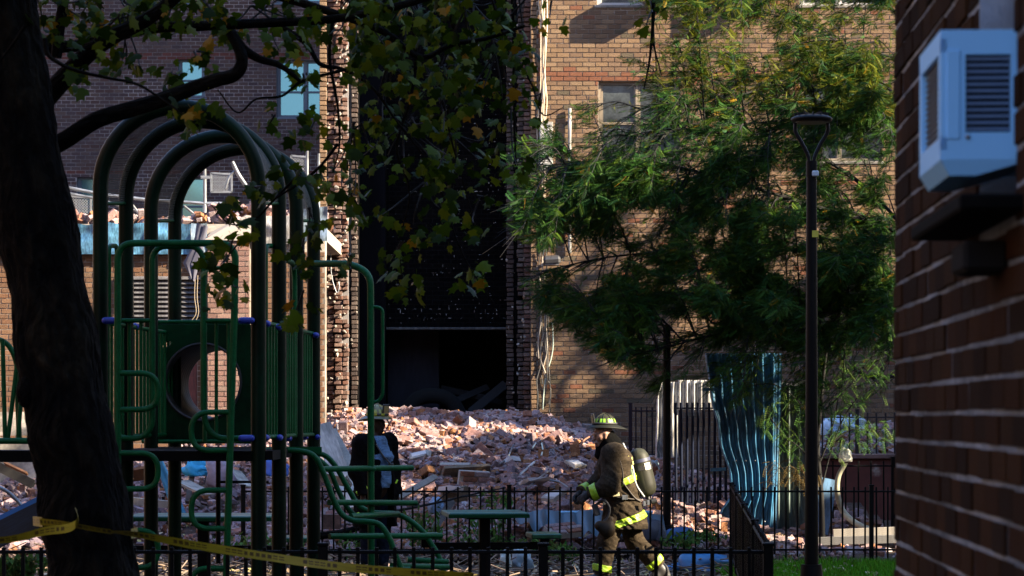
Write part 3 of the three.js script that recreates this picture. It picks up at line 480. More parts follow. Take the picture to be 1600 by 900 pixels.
// planks, boards, panels and pieces of cloth in the wreckage: [name, label, category, from, to, width, thickness, colour, roll]
const B = {
  tan: mat([0.40, 0.29, 0.19], 0.9, { map: T.wood }), pale: mat([0.58, 0.52, 0.44], 0.9, { map: T.wood }), grey: mat([0.26, 0.25, 0.24], 0.9, { map: T.wood }), brown: mat([0.13, 0.075, 0.045], 0.9, { map: T.wood }),
  board: mat([0.62, 0.56, 0.47], 0.85, { map: T.blotch }), orange: mat([0.34, 0.15, 0.06], 0.85, { map: T.wood }), dark: mat([0.05, 0.045, 0.04], 0.9, { map: T.wood }), steel: M.galv,
};
for (const [name, label, cat, a, c, w, d, m, roll] of [
  ['insulation_board', 'long cream board leaning at the left foot of the heap, behind the climber', 'board', [503, 664, 112], [548, 790, 119], 0.26, 0.05, B.board, 0.5],
  ['insulation_board', 'shorter cream board leaning just right of the long one', 'board', [516, 672, 111], [556, 745, 116], 0.16, 0.05, B.pale, 0.3],
  ['insulation_board', 'cream board lying flat low behind the climber rungs', 'board', [500, 742, 118], [545, 752, 119], 0.2, 0.06, B.board, 0.2],
  ['fallen_plank', 'bare plank sloping up towards the climber at the foot of the heap', 'plank', [622, 778, 121], [680, 745, 118], 0.08, 0.04, B.pale, 0.2],
  ['fallen_plank', 'grey plank leaning against the rear fence left of the table', 'plank', [675, 832, 127], [706, 782, 126], 0.09, 0.04, B.grey, 0.3],
  ['broken_sheet', 'wide rough grey sheet lying across the middle of the heap', 'sheet', [690, 742, 111], [762, 738, 110], 0.3, 0.05, B.tan, 1.2],
  ['metal_pole', 'slanting grey pole standing in the wreckage between the climbing frame posts', 'pole', [293, 785, 118], [306, 712, 116], 0.06, 0.06, B.grey, 0],
  ['fallen_plank', 'pale plank lying level among debris below the play deck', 'plank', [200, 782, 122], [262, 788, 122], 0.09, 0.06, B.pale, 0.1],
  ['plaster_board', 'orange brown cabinet panel in the debris left of the slanting pole', 'panel', [208, 742, 119], [232, 738, 119], 0.24, 0.04, B.orange, 0.9],
  ['plaster_board', 'tilted cream plaster panel beside the slanting grey pole', 'panel', [284, 752, 118], [325, 772, 120], 0.2, 0.03, B.board, 0.7],
  ['plaster_board', 'torn white panel in the debris right of the ladder pipe', 'panel', [366, 735, 117], [386, 760, 118], 0.22, 0.03, B.board, 0.4],
  ['plywood_sheet', 'large upright pale sheet with brown streaks behind the left tree', 'sheet', [-20, 730, 105], [60, 745, 105], 0.95, 0.04, mat([0.50, 0.46, 0.40], 0.85, { map: T.blotch }), 0],
  ['plywood_sheet', 'cream sheet standing behind the left railing bars', 'sheet', [-30, 662, 103], [44, 662, 103], 0.36, 0.04, B.board, 0],
  ['plywood_sheet', 'dark plank edge sloping across the upright sheet behind the left tree', 'sheet', [-10, 725, 109], [52, 757, 109], 0.13, 0.05, B.dark, 0],
  ['plywood_sheet', 'tan panel low behind the blue slide', 'sheet', [36, 815, 122], [76, 822, 122], 0.3, 0.03, B.board, 0],
  ['fallen_plank', 'thin orange plank poking out above the upright sheet at left', 'plank', [8, 724, 110], [42, 740, 111], 0.06, 0.03, B.orange, 0],
  ['fallen_plank', 'split white lath lying on the heap left of the firefighter', 'plank', [812, 742, 112], [835, 722, 110], 0.03, 0.015, M.white, 0],
  ['fallen_plank', 'wide tan board half buried by the foot of the heap, left of the lath', 'plank', [690, 778, 118], [730, 770, 117], 0.2, 0.04, B.tan, 0.9],
  ['brick_slab', 'low brown concrete block beside the climber foot', 'block', [504, 815, 125], [532, 815, 125], 0.18, 0.2, mat([0.13, 0.07, 0.05], 0.95, { map: T.blotch }), 0],
]) { const o = thing(name, label, cat, P(...a)); const A = V(0, 0, 0), C = P(...c).sub(P(...a)); const g = bar(A, C, w, d, roll); part(o, 'board', g, m); part(o, 'broken_end', bar(C.clone().multiplyScalar(0.985), C.clone().multiplyScalar(1.03), w * 0.55, d * 0.6, roll), m); }
function crumple(w, h, seed, amp, nx = 18, ny = 14) {      // a crumpled sheet or bag, closed underneath
  const g = new THREE.SphereGeometry(1, nx, ny), p = g.attributes.position;
  for (let i = 0; i < p.count; i++) { const v = V(p.getX(i), p.getY(i), p.getZ(i)), k = 1 + amp * noise3(v.x * 1.8 + seed, v.y * 1.8, v.z * 1.8) + amp * 0.6 * Math.abs(noise3(v.x * 4 + seed, v.y * 4, v.z * 4)); p.setXYZ(i, v.x * k * w / 2, Math.max(-0.35, v.y) * k * h * 0.8, v.z * k * w * 0.36); }
  g.computeVertexNormals(); return g;
}
const tarpBlue = phys([0.05, 0.24, 0.50], 0.4, { map: T.blotch }), bagBlue = phys([0.42, 0.58, 0.66], 0.35, { map: T.blotch });
for (const [name, label, cat, px, py, s, w, h, amp, m] of [
  ['blue_tarp', 'crumpled bright blue tarp on the ground right of the firefighter', 'tarp', 1105, 890, 137, 0.62, 0.24, 0.5, tarpBlue],
  ['blue_tarp', 'low flat end of blue tarp at the heel of the firefighter', 'tarp', 1062, 893, 137, 0.32, 0.13, 0.5, tarpBlue],
  ['plastic_bag', 'pale blue white plastic bag on the ground under the table', 'bag', 815, 882, 139, 0.24, 0.2, 0.6, bagBlue],
  ['plastic_bag', 'small translucent bag lying beside the pale one', 'bag', 790, 880, 140, 0.12, 0.15, 0.6, mat([0.36, 0.42, 0.38], 0.4)],
  ['blue_cloth', 'turquoise striped cloth caught in debris below the play deck', 'cloth', 306, 737, 117, 0.3, 0.16, 0.7, mat([0.02, 0.30, 0.52], 0.7)],
  ['pink_sack', 'pale mauve plastic sack in debris below the play deck', 'sack', 345, 748, 118, 0.38, 0.34, 0.35, mat([0.42, 0.34, 0.42], 0.6, { map: T.blotch })],
  ['blue_bag', 'small deep blue bag between the climbing frame posts', 'bag', 430, 735, 118, 0.34, 0.22, 0.4, mat([0.02, 0.10, 0.42], 0.5)],
  ['blue_bucket', 'pale blue bundle behind the rear fence left of the table', 'bundle', 682, 795, 126, 0.2, 0.18, 0.3, mat([0.26, 0.42, 0.62], 0.6, { map: T.blotch })],
  ['pale_sack', 'pale blue grey cement sack behind the air tank', 'sack', 1023, 730, 112, 0.12, 0.12, 0.3, mat([0.34, 0.46, 0.52], 0.7)],
  ['dark_bin', 'dark crushed bin behind the fence right of the firefighter', 'bin', 1020, 835, 128, 0.3, 0.24, 0.25, mat([0.04, 0.045, 0.06], 0.6)],
  ['blue_bin', 'dark blue crushed crate low behind the fence, left of the corrugated sheet', 'crate', 1062, 838, 126, 0.4, 0.14, 0.25, mat([0.03, 0.09, 0.22], 0.6)],
]) { const o = thing(name, label, cat, P(px, py, s)); part(o, 'folds', crumple(w, h, px * 0.13, amp), m); part(o, 'corner', crumple(w * 0.5, h * 0.6, px * 0.37, amp, 12, 9), m, { pos: V(w * 0.3, -h * 0.15, w * 0.15) }); }
// torn blue tarpaulin strip hanging between the posts
{
  const o = thing('torn_tarp', 'torn strip of blue tarpaulin hanging in debris left of the slanting pole', 'tarp', P(265, 760, 119)), pos = [], idx = [], N = 10;
  for (let i = 0; i <= N; i++) for (let k = 0; k < 5; k++) { const t = i / N, p = P(lerp(248, 283, t) + (k - 2) * lerp(3, 5, t), lerp(718, 806, t), 119).sub(o.position); pos.push(p.x, p.y, 0.06 * noise3(t * 5, k * 0.8, 1) + (k % 2) * 0.04); if (i < N && k < 4) { const a = i * 5 + k; idx.push(a, a + 5, a + 1, a + 1, a + 5, a + 6); } }
  const g = new THREE.BufferGeometry(); g.setAttribute('position', new THREE.Float32BufferAttribute(pos, 3)); g.setIndex(idx); g.computeVertexNormals();
  part(o, 'strip', g, mat([0.05, 0.26, 0.42], 0.6)); part(o, 'hem', sweep([V(pos[0], pos[1], pos[2]), V(pos[N * 15], pos[N * 15 + 1], pos[N * 15 + 2])], 0.012, 5), mat([0.05, 0.22, 0.36], 0.6));
}
// pale blue ridged sheet lying crumpled along the rear fence
{
  const o = thing('ridged_foam_sheet', 'pale blue ridged sheet lying crumpled behind the fence, left of the firefighter', 'sheet', P(910, 815, 124)), pos = [], idx = [], NX = 90, NY = 8;
  for (let i = 0; i <= NX; i++) for (let j = 0; j <= NY; j++) {
    const t = i / NX, u = j / NY, px = lerp(785, 1035, t), ridge = Math.abs(Math.sin(t * 34 + noise3(t * 9, 1, 1))) ** 0.5, top = lerp(803, 797, Math.sin(t * 3.1)) + 6 * noise3(t * 6, 1, 2), bot = lerp(812, 838, Math.min(1, t * 3)) + 8 * noise3(t * 14, 4, 2) - 9 * Math.abs(Math.sin(t * 34)) ** 3;
    const p = P(px + 5 * u, lerp(top, bot, u), 124 + u * 2).sub(o.position); pos.push(p.x, p.y, p.z + 0.17 * ridge * (0.5 + 0.5 * u) + 0.10 * u);
    if (i < NX && j < NY) { const a = i * (NY + 1) + j; idx.push(a, a + 1, a + NY + 1, a + 1, a + NY + 2, a + NY + 1); }
  }
  const g = new THREE.BufferGeometry(); g.setAttribute('position', new THREE.Float32BufferAttribute(pos, 3)); g.setIndex(idx); g.computeVertexNormals();
  part(o, 'sheet', g, mat([0.26, 0.47, 0.62], 0.6, { map: T.blotch })); part(o, 'rolled_edge', sweep(smooth([P(800, 806, 124.2), P(860, 801, 124.2), P(930, 800, 124.2), P(1020, 800, 124.2)].map(p => p.sub(o.position)), 20), 0.02, 6), mat([0.24, 0.50, 0.72], 0.55));
}
// loose sticks and branches
{
  const r = rng(717);
  const fb = thing('fallen_branch', 'dead brown branch lying behind the rear fence left of the table', 'branch', P(690, 785, 127));
  part(fb, 'stem', limb([P(620, 798, 127), P(680, 786, 127), P(740, 772, 126), P(790, 762, 124)].map(p => p.sub(fb.position)), 0.02, 0.008, 16, 6), M.twig);
  for (const q of [[[680, 786], [700, 770], [728, 760]], [[650, 793], [664, 774], [700, 766]], [[720, 776], [760, 774], [800, 776]]]) part(fb, 'side_branch', limb(q.map(([a, b]) => P(a, b, 126.5).sub(fb.position)), 0.01, 0.004, 10, 5), M.twig);
  const fb2 = thing('fallen_branch', 'thick grey log lying behind the climber foot', 'branch', P(530, 840, 131));
  part(fb2, 'stem', limb([P(492, 838, 131), P(530, 833, 131), P(570, 822, 130)].map(p => p.sub(fb2.position)), 0.05, 0.035, 12, 8), M.bark); part(fb2, 'side_branch', limb([P(520, 836, 131), P(560, 845, 131), P(600, 842, 131)].map(p => p.sub(fb2.position)), 0.03, 0.015, 10, 6), M.bark);
}
// leaf litter, sticks and low weeds on the ground
{
  const r = rng(818), leaf = new THREE.BufferGeometry(); leaf.setAttribute('position', new THREE.Float32BufferAttribute([-1, 0, 0, 0, 0.25, 0.55, 1, 0.1, 0, 0, 0.2, -0.55, 0, -0.05, 0], 3)); leaf.setIndex([0, 1, 4, 1, 2, 4, 2, 3, 4, 3, 0, 4]); leaf.computeVertexNormals();
  const m = [], c = [], L = [[0.22, 0.15, 0.08], [0.30, 0.21, 0.12], [0.16, 0.10, 0.06], [0.26, 0.22, 0.08], [0.40, 0.33, 0.22]];
  for (let i = 0; i < 9000; i++) { const x = rr(-8, 4, r), z = rr(-20, -32, r), s = 0.02 + 0.035 * r(); m.push(M4(V(x, groundY(x, z) + 0.012 + 0.03 * r() + Math.max(0, z < -29.6 ? pileY(x, z) : 0), z), Q((r() - 0.5) * 1.2, r() * 6, (r() - 0.5) * 1.2), V(s, s, s))); c.push(lin(...L[Math.floor(r() * 5)]).multiplyScalar(0.7 + 0.5 * r())); }
  const o = stuff(scene, 'leaf_litter', leaf, mat([1, 1, 1], 0.9), m, c); tag(o, 'dry brown leaf litter scattered on the yard ground', 'leaves');
  const tw = [], tc = []; for (let i = 0; i < 700; i++) { const x = rr(-7, 2.4, r), z = rr(-25, -30.5, r), l = 0.1 + 0.5 * r(); tw.push(M4(V(x, 0.03 + 0.1 * r(), z), Q((r() - 0.5) * 0.7, r() * 6, (r() - 0.5) * 0.7), V(l, 1, 1))); tc.push(lin(0.14, 0.10, 0.07).multiplyScalar(0.5 + r())); }
  const o2 = stuff(scene, 'dead_twigs', new THREE.CylinderGeometry(0.006, 0.009, 1, 5).rotateZ(Math.PI / 2), mat([1, 1, 1], 0.9), tw, tc); tag(o2, 'dead twigs strewn between the two low fences', 'twigs');
  // weeds along the fence, tufts of grass at right
  const weedLeaf = leaf, wm = [], wc = [];
  for (const [px, py, s, w, h, n] of [[660, 830, 129, 40, 40, 260], [560, 850, 131, 50, 25, 140], [745, 838, 130, 50, 30, 200], [880, 862, 132, 40, 14, 120], [1065, 845, 131, 40, 14, 160], [1100, 838, 129, 40, 12, 120], [760, 800, 128, 30, 40, 110], [830, 850, 131, 40, 12, 100], [400, 850, 133, 90, 18, 200], [30, 885, 230, 45, 18, 240], [15, 900, 215, 40, 10, 160], [785, 812, 129, 8, 22, 60], [790, 780, 126, 12, 14, 50], [770, 850, 131, 40, 16, 150]])
    for (let i = 0; i < n; i++) { const p = P(px + (r() + r() - 1) * w, py + (r() + r() - 1) * h, s + (r() - 0.5) * 3), k = 0.015 + 0.03 * r(); p.y = Math.max(p.y, 0.02); wm.push(M4(p, Q(r() * 3, r() * 6, r() * 3), V(k * 1.3, k, k))); wc.push(lin(0.035 + 0.05 * r(), 0.085 + 0.06 * r(), 0.025)); }
  const w = stuff(scene, 'weeds', weedLeaf, phys([1, 1, 1], 0.8, { transmission: 0.3, specularIntensity: 0.1 }), wm, wc); tag(w, 'low green weeds growing along the rear fence and among the debris', 'weeds');
  const blade = new THREE.BufferGeometry(); blade.setAttribute('position', new THREE.Float32BufferAttribute([-0.5, 0, 0, 0.5, 0, 0, 0.3, 0.55, 0.25, -0.3, 0.55, 0.25, 0, 1, 0.8], 3)); blade.setIndex([0, 1, 2, 0, 2, 3, 3, 2, 4]); blade.computeVertexNormals();
  const gm = [], gc = []; for (let i = 0; i < 26000; i++) { const x = rr(2.3, 7.2, r), z = rr(-24.5, -28.6, r) - 0.3 * r(); const h = 0.04 + 0.09 * r() * (0.6 + 0.8 * Math.max(0, noise3(x * 2, 3, z * 2) + 0.4)); gm.push(M4(V(x, groundY(x, z) - 0.005, z), Q((r() - 0.5) * 0.5, r() * 6.3, (r() - 0.5) * 0.5), V(0.008 + 0.006 * r(), h, h * 0.7))); gc.push(lin(0.045 + 0.05 * r(), 0.17 + 0.08 * r(), 0.008).multiplyScalar(0.7 + 0.5 * r())); }
  const gr = stuff(scene, 'grass', blade, phys([1, 1, 1], 0.8, { transmission: 0.3, specularIntensity: 0.1 }), gm, gc); tag(gr, 'short bright green grass in front of the rear fence at right', 'grass');
}

// ---------------------------------------------------------------- iron fences
function fence(name, label, p0, p1, o) {
  const { h, gap, r = 0.011, posts = [], over = 0.05, rails = [h, 0.12], post = 0.028, ph = 0.09, m = M.black, square = true } = o, d = p1.clone().sub(p0), L = Math.hypot(d.x, d.z), f = thing(name, label, 'fence', V(p0.x, 0, p0.z)); f.rotation.y = -Math.atan2(d.z, d.x);
  const y0 = o.y0 ?? 0, pk = square ? chamferBox(r * 2, h + over - 0.03, r * 2, r * 0.3) : cyl(r, r, h + over - 0.03, 8), n = Math.round(L / gap);
  for (const ry of rails) part(f, 'rail', chamferBox(L, 0.022, 0.032, 0.004), m, { pos: V(L / 2, y0 + ry, 0) });
  const pts = posts.map(t => t * L);
  for (let i = 0; i <= n; i++) { const x = i / n * L; if (pts.some(q => Math.abs(q - x) < gap * 0.35)) continue; part(f, 'picket', pk, m, { pos: V(x, y0 + (h + over + 0.03) / 2, 0.003), rot: [(R0() - 0.5) * 0.015, 0, (R0() - 0.5) * 0.012] }); }
  const pg = chamferBox(post * 2, h + ph, post * 2, 0.006), cap = chamferBox(post * 2.4, 0.02, post * 2.4, 0.004);
  for (const x of pts) { const q = part(f, 'post', pg, m, { pos: V(x, y0 + (h + ph) / 2, 0) }); part(q, 'post_cap', cap, m, { pos: V(0, (h + ph) / 2 + 0.008, 0) }); }
  return f;
}
const grd = (px, s) => P(px, 650 + EYE * s, s);
fence('iron_fence', 'low black iron fence nearest the camera along the bottom edge', grd(-110, 250), grd(1200, 250), { h: 0.9, gap: 0.117, r: 0.012, posts: [0.207, 0.4695, 0.732, 1], post: 0.03, ph: 0.04, over: 0.03, rails: [0.9, 0.14] });
fence('iron_fence', 'black iron fence behind the firefighter and table, before the rubble', grd(380, 131), grd(1440, 131), { h: 0.86, gap: 0.135, r: 0.0105, posts: [0.0, 0.392, 0.722, 0.926], post: 0.026, ph: 0.06, rails: [0.855, 0.16], y0: -0.005 });
fence('iron_fence', 'short black side fence running from the corner post back to the rear fence', grd(1202, 249), grd(1143, 131), { h: 0.9, gap: 0.15, r: 0.011, posts: [0, 0.25, 0.5, 0.75, 1], post: 0.026, ph: 0.04, rails: [0.9, 0.14] });
fence('iron_fence', 'dark thin fence standing farther back right of the rear fence, above the grass', P(1262, 822, 113).setY(0), P(1440, 822, 113).setY(0), { h: 1.08, gap: 0.17, r: 0.011, posts: [0.05, 0.75], rails: [1.06, 0.15] });
fence('picket_fence', 'grey picket fence before the tan wall behind the air tank', P(985, 712, 100).setY(0), P(1062, 712, 100).setY(0), { h: 0.72, y0: Y(712, 100), gap: 0.085, r: 0.012, posts: [0, 1], rails: [0.70, 0.02], m: phys([0.016, 0.013, 0.018], 0.7, { specularIntensity: 0.15 }), over: 0.04 });
fence('picket_fence', 'grey picket fence standing on the painted retaining wall at right', P(1285, 712, 100).setY(0), P(1440, 712, 100).setY(0), { h: 0.62, y0: Y(712, 100), gap: 0.14, r: 0.013, posts: [0.35], rails: [0.60, 0.02], m: phys([0.03, 0.026, 0.026], 0.7, { specularIntensity: 0.15 }) });
fence('steel_gate', 'tall dark blue steel bar gate beside the blue corrugated sheet', P(1056, 840, 110).setY(0), P(1134, 840, 110).setY(0), { h: Y(629, 110) - 0.06, gap: 0.083, r: 0.021, posts: [], rails: [Y(629, 110) - 0.08, 1.0, 0.12], over: 0.06, m: phys([0.010, 0.018, 0.050], 0.6, { map: T.streak, specularIntensity: 0.25 }), square: false });

// ---------------------------------------------------------------- corrugated sheets, poles, retaining wall
function corrugated(left, right, top, bot, s, o = {}) {     // left and right edges as functions of height, world metres; ribs keep their pitch
  const pos = [], uv = [], idx = [], NX = o.nx || 120, NY = 26;
  for (let j = 0; j <= NY; j++) for (let i = 0; i <= NX; i++) {
    const v = j / NY, u = i / NX, py = lerp(top, bot, v), L = left(v), Rr = right(v), px = lerp(L, Rr, u), p = P(px, py, s), w = (u * o.ribs) % 1, ridge = w < 0.12 ? w / 0.12 : w < 0.22 ? 1 : w < 0.34 ? 1 - (w - 0.22) / 0.12 : 0.06 * Math.sin((w - 0.34) * 19);
    pos.push(p.x, p.y, p.z + ridge * 0.06 + (o.bend ? o.bend(u, v) : 0)); uv.push(p.x, p.y);
    if (i < NX && j < NY) { const a = j * (NX + 1) + i; idx.push(a, a + NX + 1, a + 1, a + 1, a + NX + 1, a + NX + 2); }
  }
  const g = new THREE.BufferGeometry(); g.setAttribute('position', new THREE.Float32BufferAttribute(pos, 3)); g.setAttribute('uv', new THREE.Float32BufferAttribute(uv, 2)); g.setIndex(idx); g.computeVertexNormals(); return g;
}
const piece = (pts) => v => { for (let i = 0; i < pts.length - 1; i++) if (v <= pts[i + 1][0]) { const t = (v - pts[i][0]) / (pts[i + 1][0] - pts[i][0]); return lerp(pts[i][1], pts[i + 1][1], t * t * (3 - 2 * t)); } return pts[pts.length - 1][1]; };
{
  const sh = thing('corrugated_sheet', 'big blue corrugated metal sheet with a curled left edge, behind the lamp post', 'metal sheet', V(0, 0, 0));
  const blueM = phys([0.04, 0.22, 0.42], 0.5, { map: T.streak });
  part(sh, 'sheet', corrugated(piece([[0, 1101], [0.2, 1108], [0.45, 1122], [0.68, 1141], [0.76, 1143], [0.86, 1126], [1, 1108]]), piece([[0, 1222], [1, 1214]]), 552, 841, 114, { ribs: 7, nx: 160, bend: (u, v) => 0.10 * Math.exp(-u * 9) * Math.sin(v * 5) }), blueM);
  for (const [px, py] of [[1110, 609], [1122, 734]]) part(sh, 'bracket', bar(P(px - 12, py, 115.5), P(px + 12, py - 1, 115.5), 0.045, 0.03), blueM);
  for (const y of [600, 720, 815]) for (let k = 0; k < 5; k++) part(sh, 'screw', new THREE.SphereGeometry(0.012, 6, 4), M.galv, { pos: P(1150 + k * 15, y, 115.2) });
  const s2 = thing('corrugated_sheet', 'weathered grey green corrugated sheet right of the big blue one', 'metal sheet', V(0, 0, 0));
  part(s2, 'sheet', corrugated(() => 1213, () => 1262, 600, 838, 113, { ribs: 3, nx: 60 }), phys([0.20, 0.27, 0.25], 0.5, { metalness: 0.3, map: T.streak })); part(s2, 'cap_strip', bar(P(1212, 600, 113.6), P(1262, 600, 113.6), 0.05, 0.05), M.galv);
  const s3 = thing('corrugated_sheet', 'pale sunlit corrugated sheet behind the top of the steel gate', 'metal sheet', V(0, 0, 0)), paleM = phys([0.78, 0.77, 0.74], 0.5, { metalness: 0.2, map: T.streak });
  part(s3, 'sheet', corrugated(piece([[0, 1032], [0.2, 1026], [1, 1024]]), () => 1060, 597, 715, 103, { ribs: 3, nx: 60 }), paleM); part(s3, 'sheet', corrugated(() => 1060, () => 1116, 594, 640, 103, { ribs: 5, nx: 100 }), paleM);
  const po = thing('steel_pole', 'plain dark steel pole rising into the leaves left of the gate', 'pole', P(1042, 840, 124).setY(0)); part(po, 'shaft', cyl(0.052, 0.048, 2.9, 16), M.black, { pos: V(0, 1.45, 0) }); part(po, 'base', cyl(0.11, 0.07, 0.35, 16), M.black, { pos: V(0, 0.2, 0) });
  const rw = thing('retaining_wall', 'low red brown painted retaining wall with worn patches, right of the lamp post', 'wall', V(X(1360, 100), 0, -38.1));
  const worn = tex(256, 256, (u, v) => { const t = clamp((nC(u, v) - 0.53) * 9, 0, 1) * clamp((nB(u, v) - 0.3) * 4, 0, 1), k = 0.8 + 0.4 * (nA(u, v) - 0.5); return [lerp(0.42, 0.72, t) * k, lerp(0.21, 0.66, t) * k, lerp(0.16, 0.60, t) * k]; }, true, 0.6, 0.6);
  part(rw, 'block', chamferBox(3.6, 1.08, 0.4, 0.02), mat([0.95, 0.95, 0.95], 0.9, { map: worn }), { pos: V(0.9, 0.54, 0) }); part(rw, 'coping', chamferBox(3.7, 0.08, 0.5, 0.015), mat([0.36, 0.20, 0.16], 0.9, { map: T.blotch }), { pos: V(0.9, 1.12, 0) });
  const rb = thing('rubble_pile', 'small bank of broken brick behind the picket fence on the retaining wall', 'rubble', V(0, 0, 0)), r = rng(919), m = [], c = [];
  for (let i = 0; i < 700; i++) { const px = 1270 + r() * 160, t = r(), z = -38.6 - t * 2, x = X(px, F / -z); m.push(M4(V(x, 1.1 + t * 0.45 + 0.08 * r() + 0.12 * noise3(x, 1, z), z), Q(r() * 6, r() * 6, r() * 6), V(1, 1, 1).multiplyScalar(0.7 + 0.6 * r()))); c.push(rubble.colors[Math.floor(r() * 9)]); }
  stuff(rb, 'broken_bricks', frag[2], rubble.base, m.slice(120), c.slice(120)); for (let i = 0; i < 120; i++) { const q = new THREE.Mesh(frag[i % 2 ? 0 : 3], rubble.list[i % 9]); q.name = 'brick'; m[i].decompose(q.position, q.quaternion, q.scale); rb.add(shade(q)); }
  part(rb, 'mound', box(4, 0.5, 2.6, X(1380, 95), 1.0, -40), M.plaster);
  const tp = thing('white_tarp', 'pale blue white tarp draped over the brick bank right of the lamp post', 'tarp', P(1318, 668, 97)); part(tp, 'folds', crumple(0.56, 0.2, 5.1, 0.9), phys([0.30, 0.42, 0.54], 0.5)); part(tp, 'corner', crumple(0.25, 0.2, 8.1, 0.5, 12, 9), phys([0.50, 0.62, 0.72], 0.4), { pos: V(-0.3, -0.05, 0.1) });
  const hs = thing('pale_hose', 'pale yellowish strip curving down from a white lump to the ground at right', 'hose', V(0, 0, 0)), hm = mat([0.62, 0.60, 0.42], 0.6, { map: T.blotch });
  part(hs, 'hose', limb([P(1322, 722, 118), P(1310, 745, 118), P(1309, 775, 118), P(1318, 800, 118), P(1345, 822, 119), P(1380, 832, 120), P(1425, 836, 120)], 0.032, 0.05, 40, 8), hm); part(hs, 'end', crumple(0.17, 0.16, 2.2, 0.4, 14, 10), mat([0.70, 0.68, 0.58], 0.7), { pos: P(1321, 716, 118) });
  const bb = thing('blue_board', 'light blue leaning board just right of the lamp post, behind the fence', 'board', P(1290, 780, 117)); part(bb, 'board', bar(V(-0.1, -0.45, 0), V(0.05, 0.27, -0.1), 0.26, 0.03), mat([0.12, 0.26, 0.46], 0.6, { map: T.blotch })); part(bb, 'edge', bar(V(-0.22, -0.45, 0.02), V(-0.08, 0.27, -0.08), 0.02, 0.04), M.galv);
  const lt = thing('timber_beam', 'weathered grey timber lying on the ground behind the fence at far right', 'timber', P(1340, 846, 122)); part(lt, 'beam', bar(V(-0.6, 0, 0), V(0.7, 0.04, 0), 0.1, 0.1), B.grey); part(lt, 'second_beam', bar(V(-0.3, 0.1, -0.1), V(0.7, 0.14, -0.1), 0.1, 0.09), B.pale);
}

// ---------------------------------------------------------------- lamp post
{
  const s = 160, l = thing('lamp_post', 'slim black lamp post with a flat disc head, right of centre', 'street lamp', P(1268, 930, s).setY(0)), y = py => Y(py, s), hm = phys([0.004, 0.004, 0.005], 0.5, { specularIntensity: 0.3 });
  part(l, 'pole', cyl(0.068, 0.05, y(275), 20), M.black, { pos: V(0, y(275) / 2, 0) });
  part(l, 'base', cyl(0.13, 0.1, 0.3, 20), M.black, { pos: V(0, 0.15, 0) }); part(l, 'collar', cyl(0.055, 0.055, 0.15, 20), M.black, { pos: V(0, y(264), 0) });
  part(l, 'sensor', chamferBox(0.065, 0.055, 0.05, 0.008), mat([0.35, 0.40, 0.44], 0.5), { pos: V(0.03, y(272), 0.05) }); part(l, 'sticker', box(0.062, 0.065, 0.004, 0.03, y(366), 0.058), mat([0.42, 0.36, 0.03], 0.6));
  for (const d of [-1, 1]) part(l, 'arm', sweep(smooth([V(d * 0.025, y(258), 0), V(d * 0.03, y(246), 0), V(d * 0.085, y(226), 0), V(d * 0.155, y(206), 0), V(d * 0.16, y(192), 0)], 24), 0.019, 8), hm);
  const hd = part(l, 'lamp_head', new THREE.LatheGeometry([[0, -0.012], [0.17, -0.014], [0.185, -0.008], [0.2, 0.005], [0.203, 0.022], [0.19, 0.034], [0.15, 0.052], [0.08, 0.062], [0, 0.064]].map(p => new THREE.Vector2(...p)), 40), hm, { pos: V(0, y(189), 0) });
  part(hd, 'lens', cyl(0.16, 0.16, 0.006, 32), mat([0.03, 0.03, 0.03], 0.4), { pos: V(0, -0.017, 0) });
  for (let k = 0; k < 12; k++) part(hd, 'cooling_fin', box(0.1, 0.022, 0.008), hm, { pos: V(Math.cos(k * Math.PI / 6) * 0.12, 0.064, Math.sin(k * Math.PI / 6) * 0.12), rot: [0, -k * Math.PI / 6, 0] });
}

// ---------------------------------------------------------------- picnic tables
function picnicTable(label, px, py, s, w, o = {}) {
  const t = thing('picnic_table', label, 'table', P(px, py, s).setY(0)), h = Y(py, s), gm = mat([0.018, 0.20, 0.115], 0.42, { map: T.blotch });
  t.rotation.y = o.turn || 0;
  part(t, 'tabletop', chamferBox(w, 0.05, 0.85, 0.008), gm, { pos: V(0, h - 0.025, 0) }); for (const d of [-1, 1]) part(t, 'edge_band', box(w + 0.012, 0.032, 0.006, 0, h - 0.032, d * 0.428), M.greenDark);
  part(t, 'post', chamferBox(0.11, h - 0.05, 0.11, 0.01), M.black, { pos: V(0, (h - 0.05) / 2, 0) }); part(t, 'top_plate', box(0.4, 0.02, 0.4, 0, h - 0.061, 0), M.black);
  for (const d of [-1, 1]) { part(t, 'arm', chamferBox(w * 0.5 + 0.12, 0.07, 0.06, 0.008), M.black, { pos: V(d * (w * 0.25 + 0.10), h - 0.34, 0) }); const se = part(t, 'seat', chamferBox(0.3, 0.05, 0.5, 0.01), mat([0.012, 0.20, 0.06], 0.4, { map: T.blotch }), { pos: V(d * (w * 0.5 + 0.2), h - 0.24, 0) }); part(se, 'seat_stem', box(0.08, 0.09, 0.08, 0, -0.065, 0), M.black); }
  return t;
}
picnicTable('green square picnic table with seats, left of the firefighter', 757, 799, 158, 0.78, { turn: 0.12 });
picnicTable('long green picnic table seen low between the climbing frame posts', 318, 804, 158, 1.42);

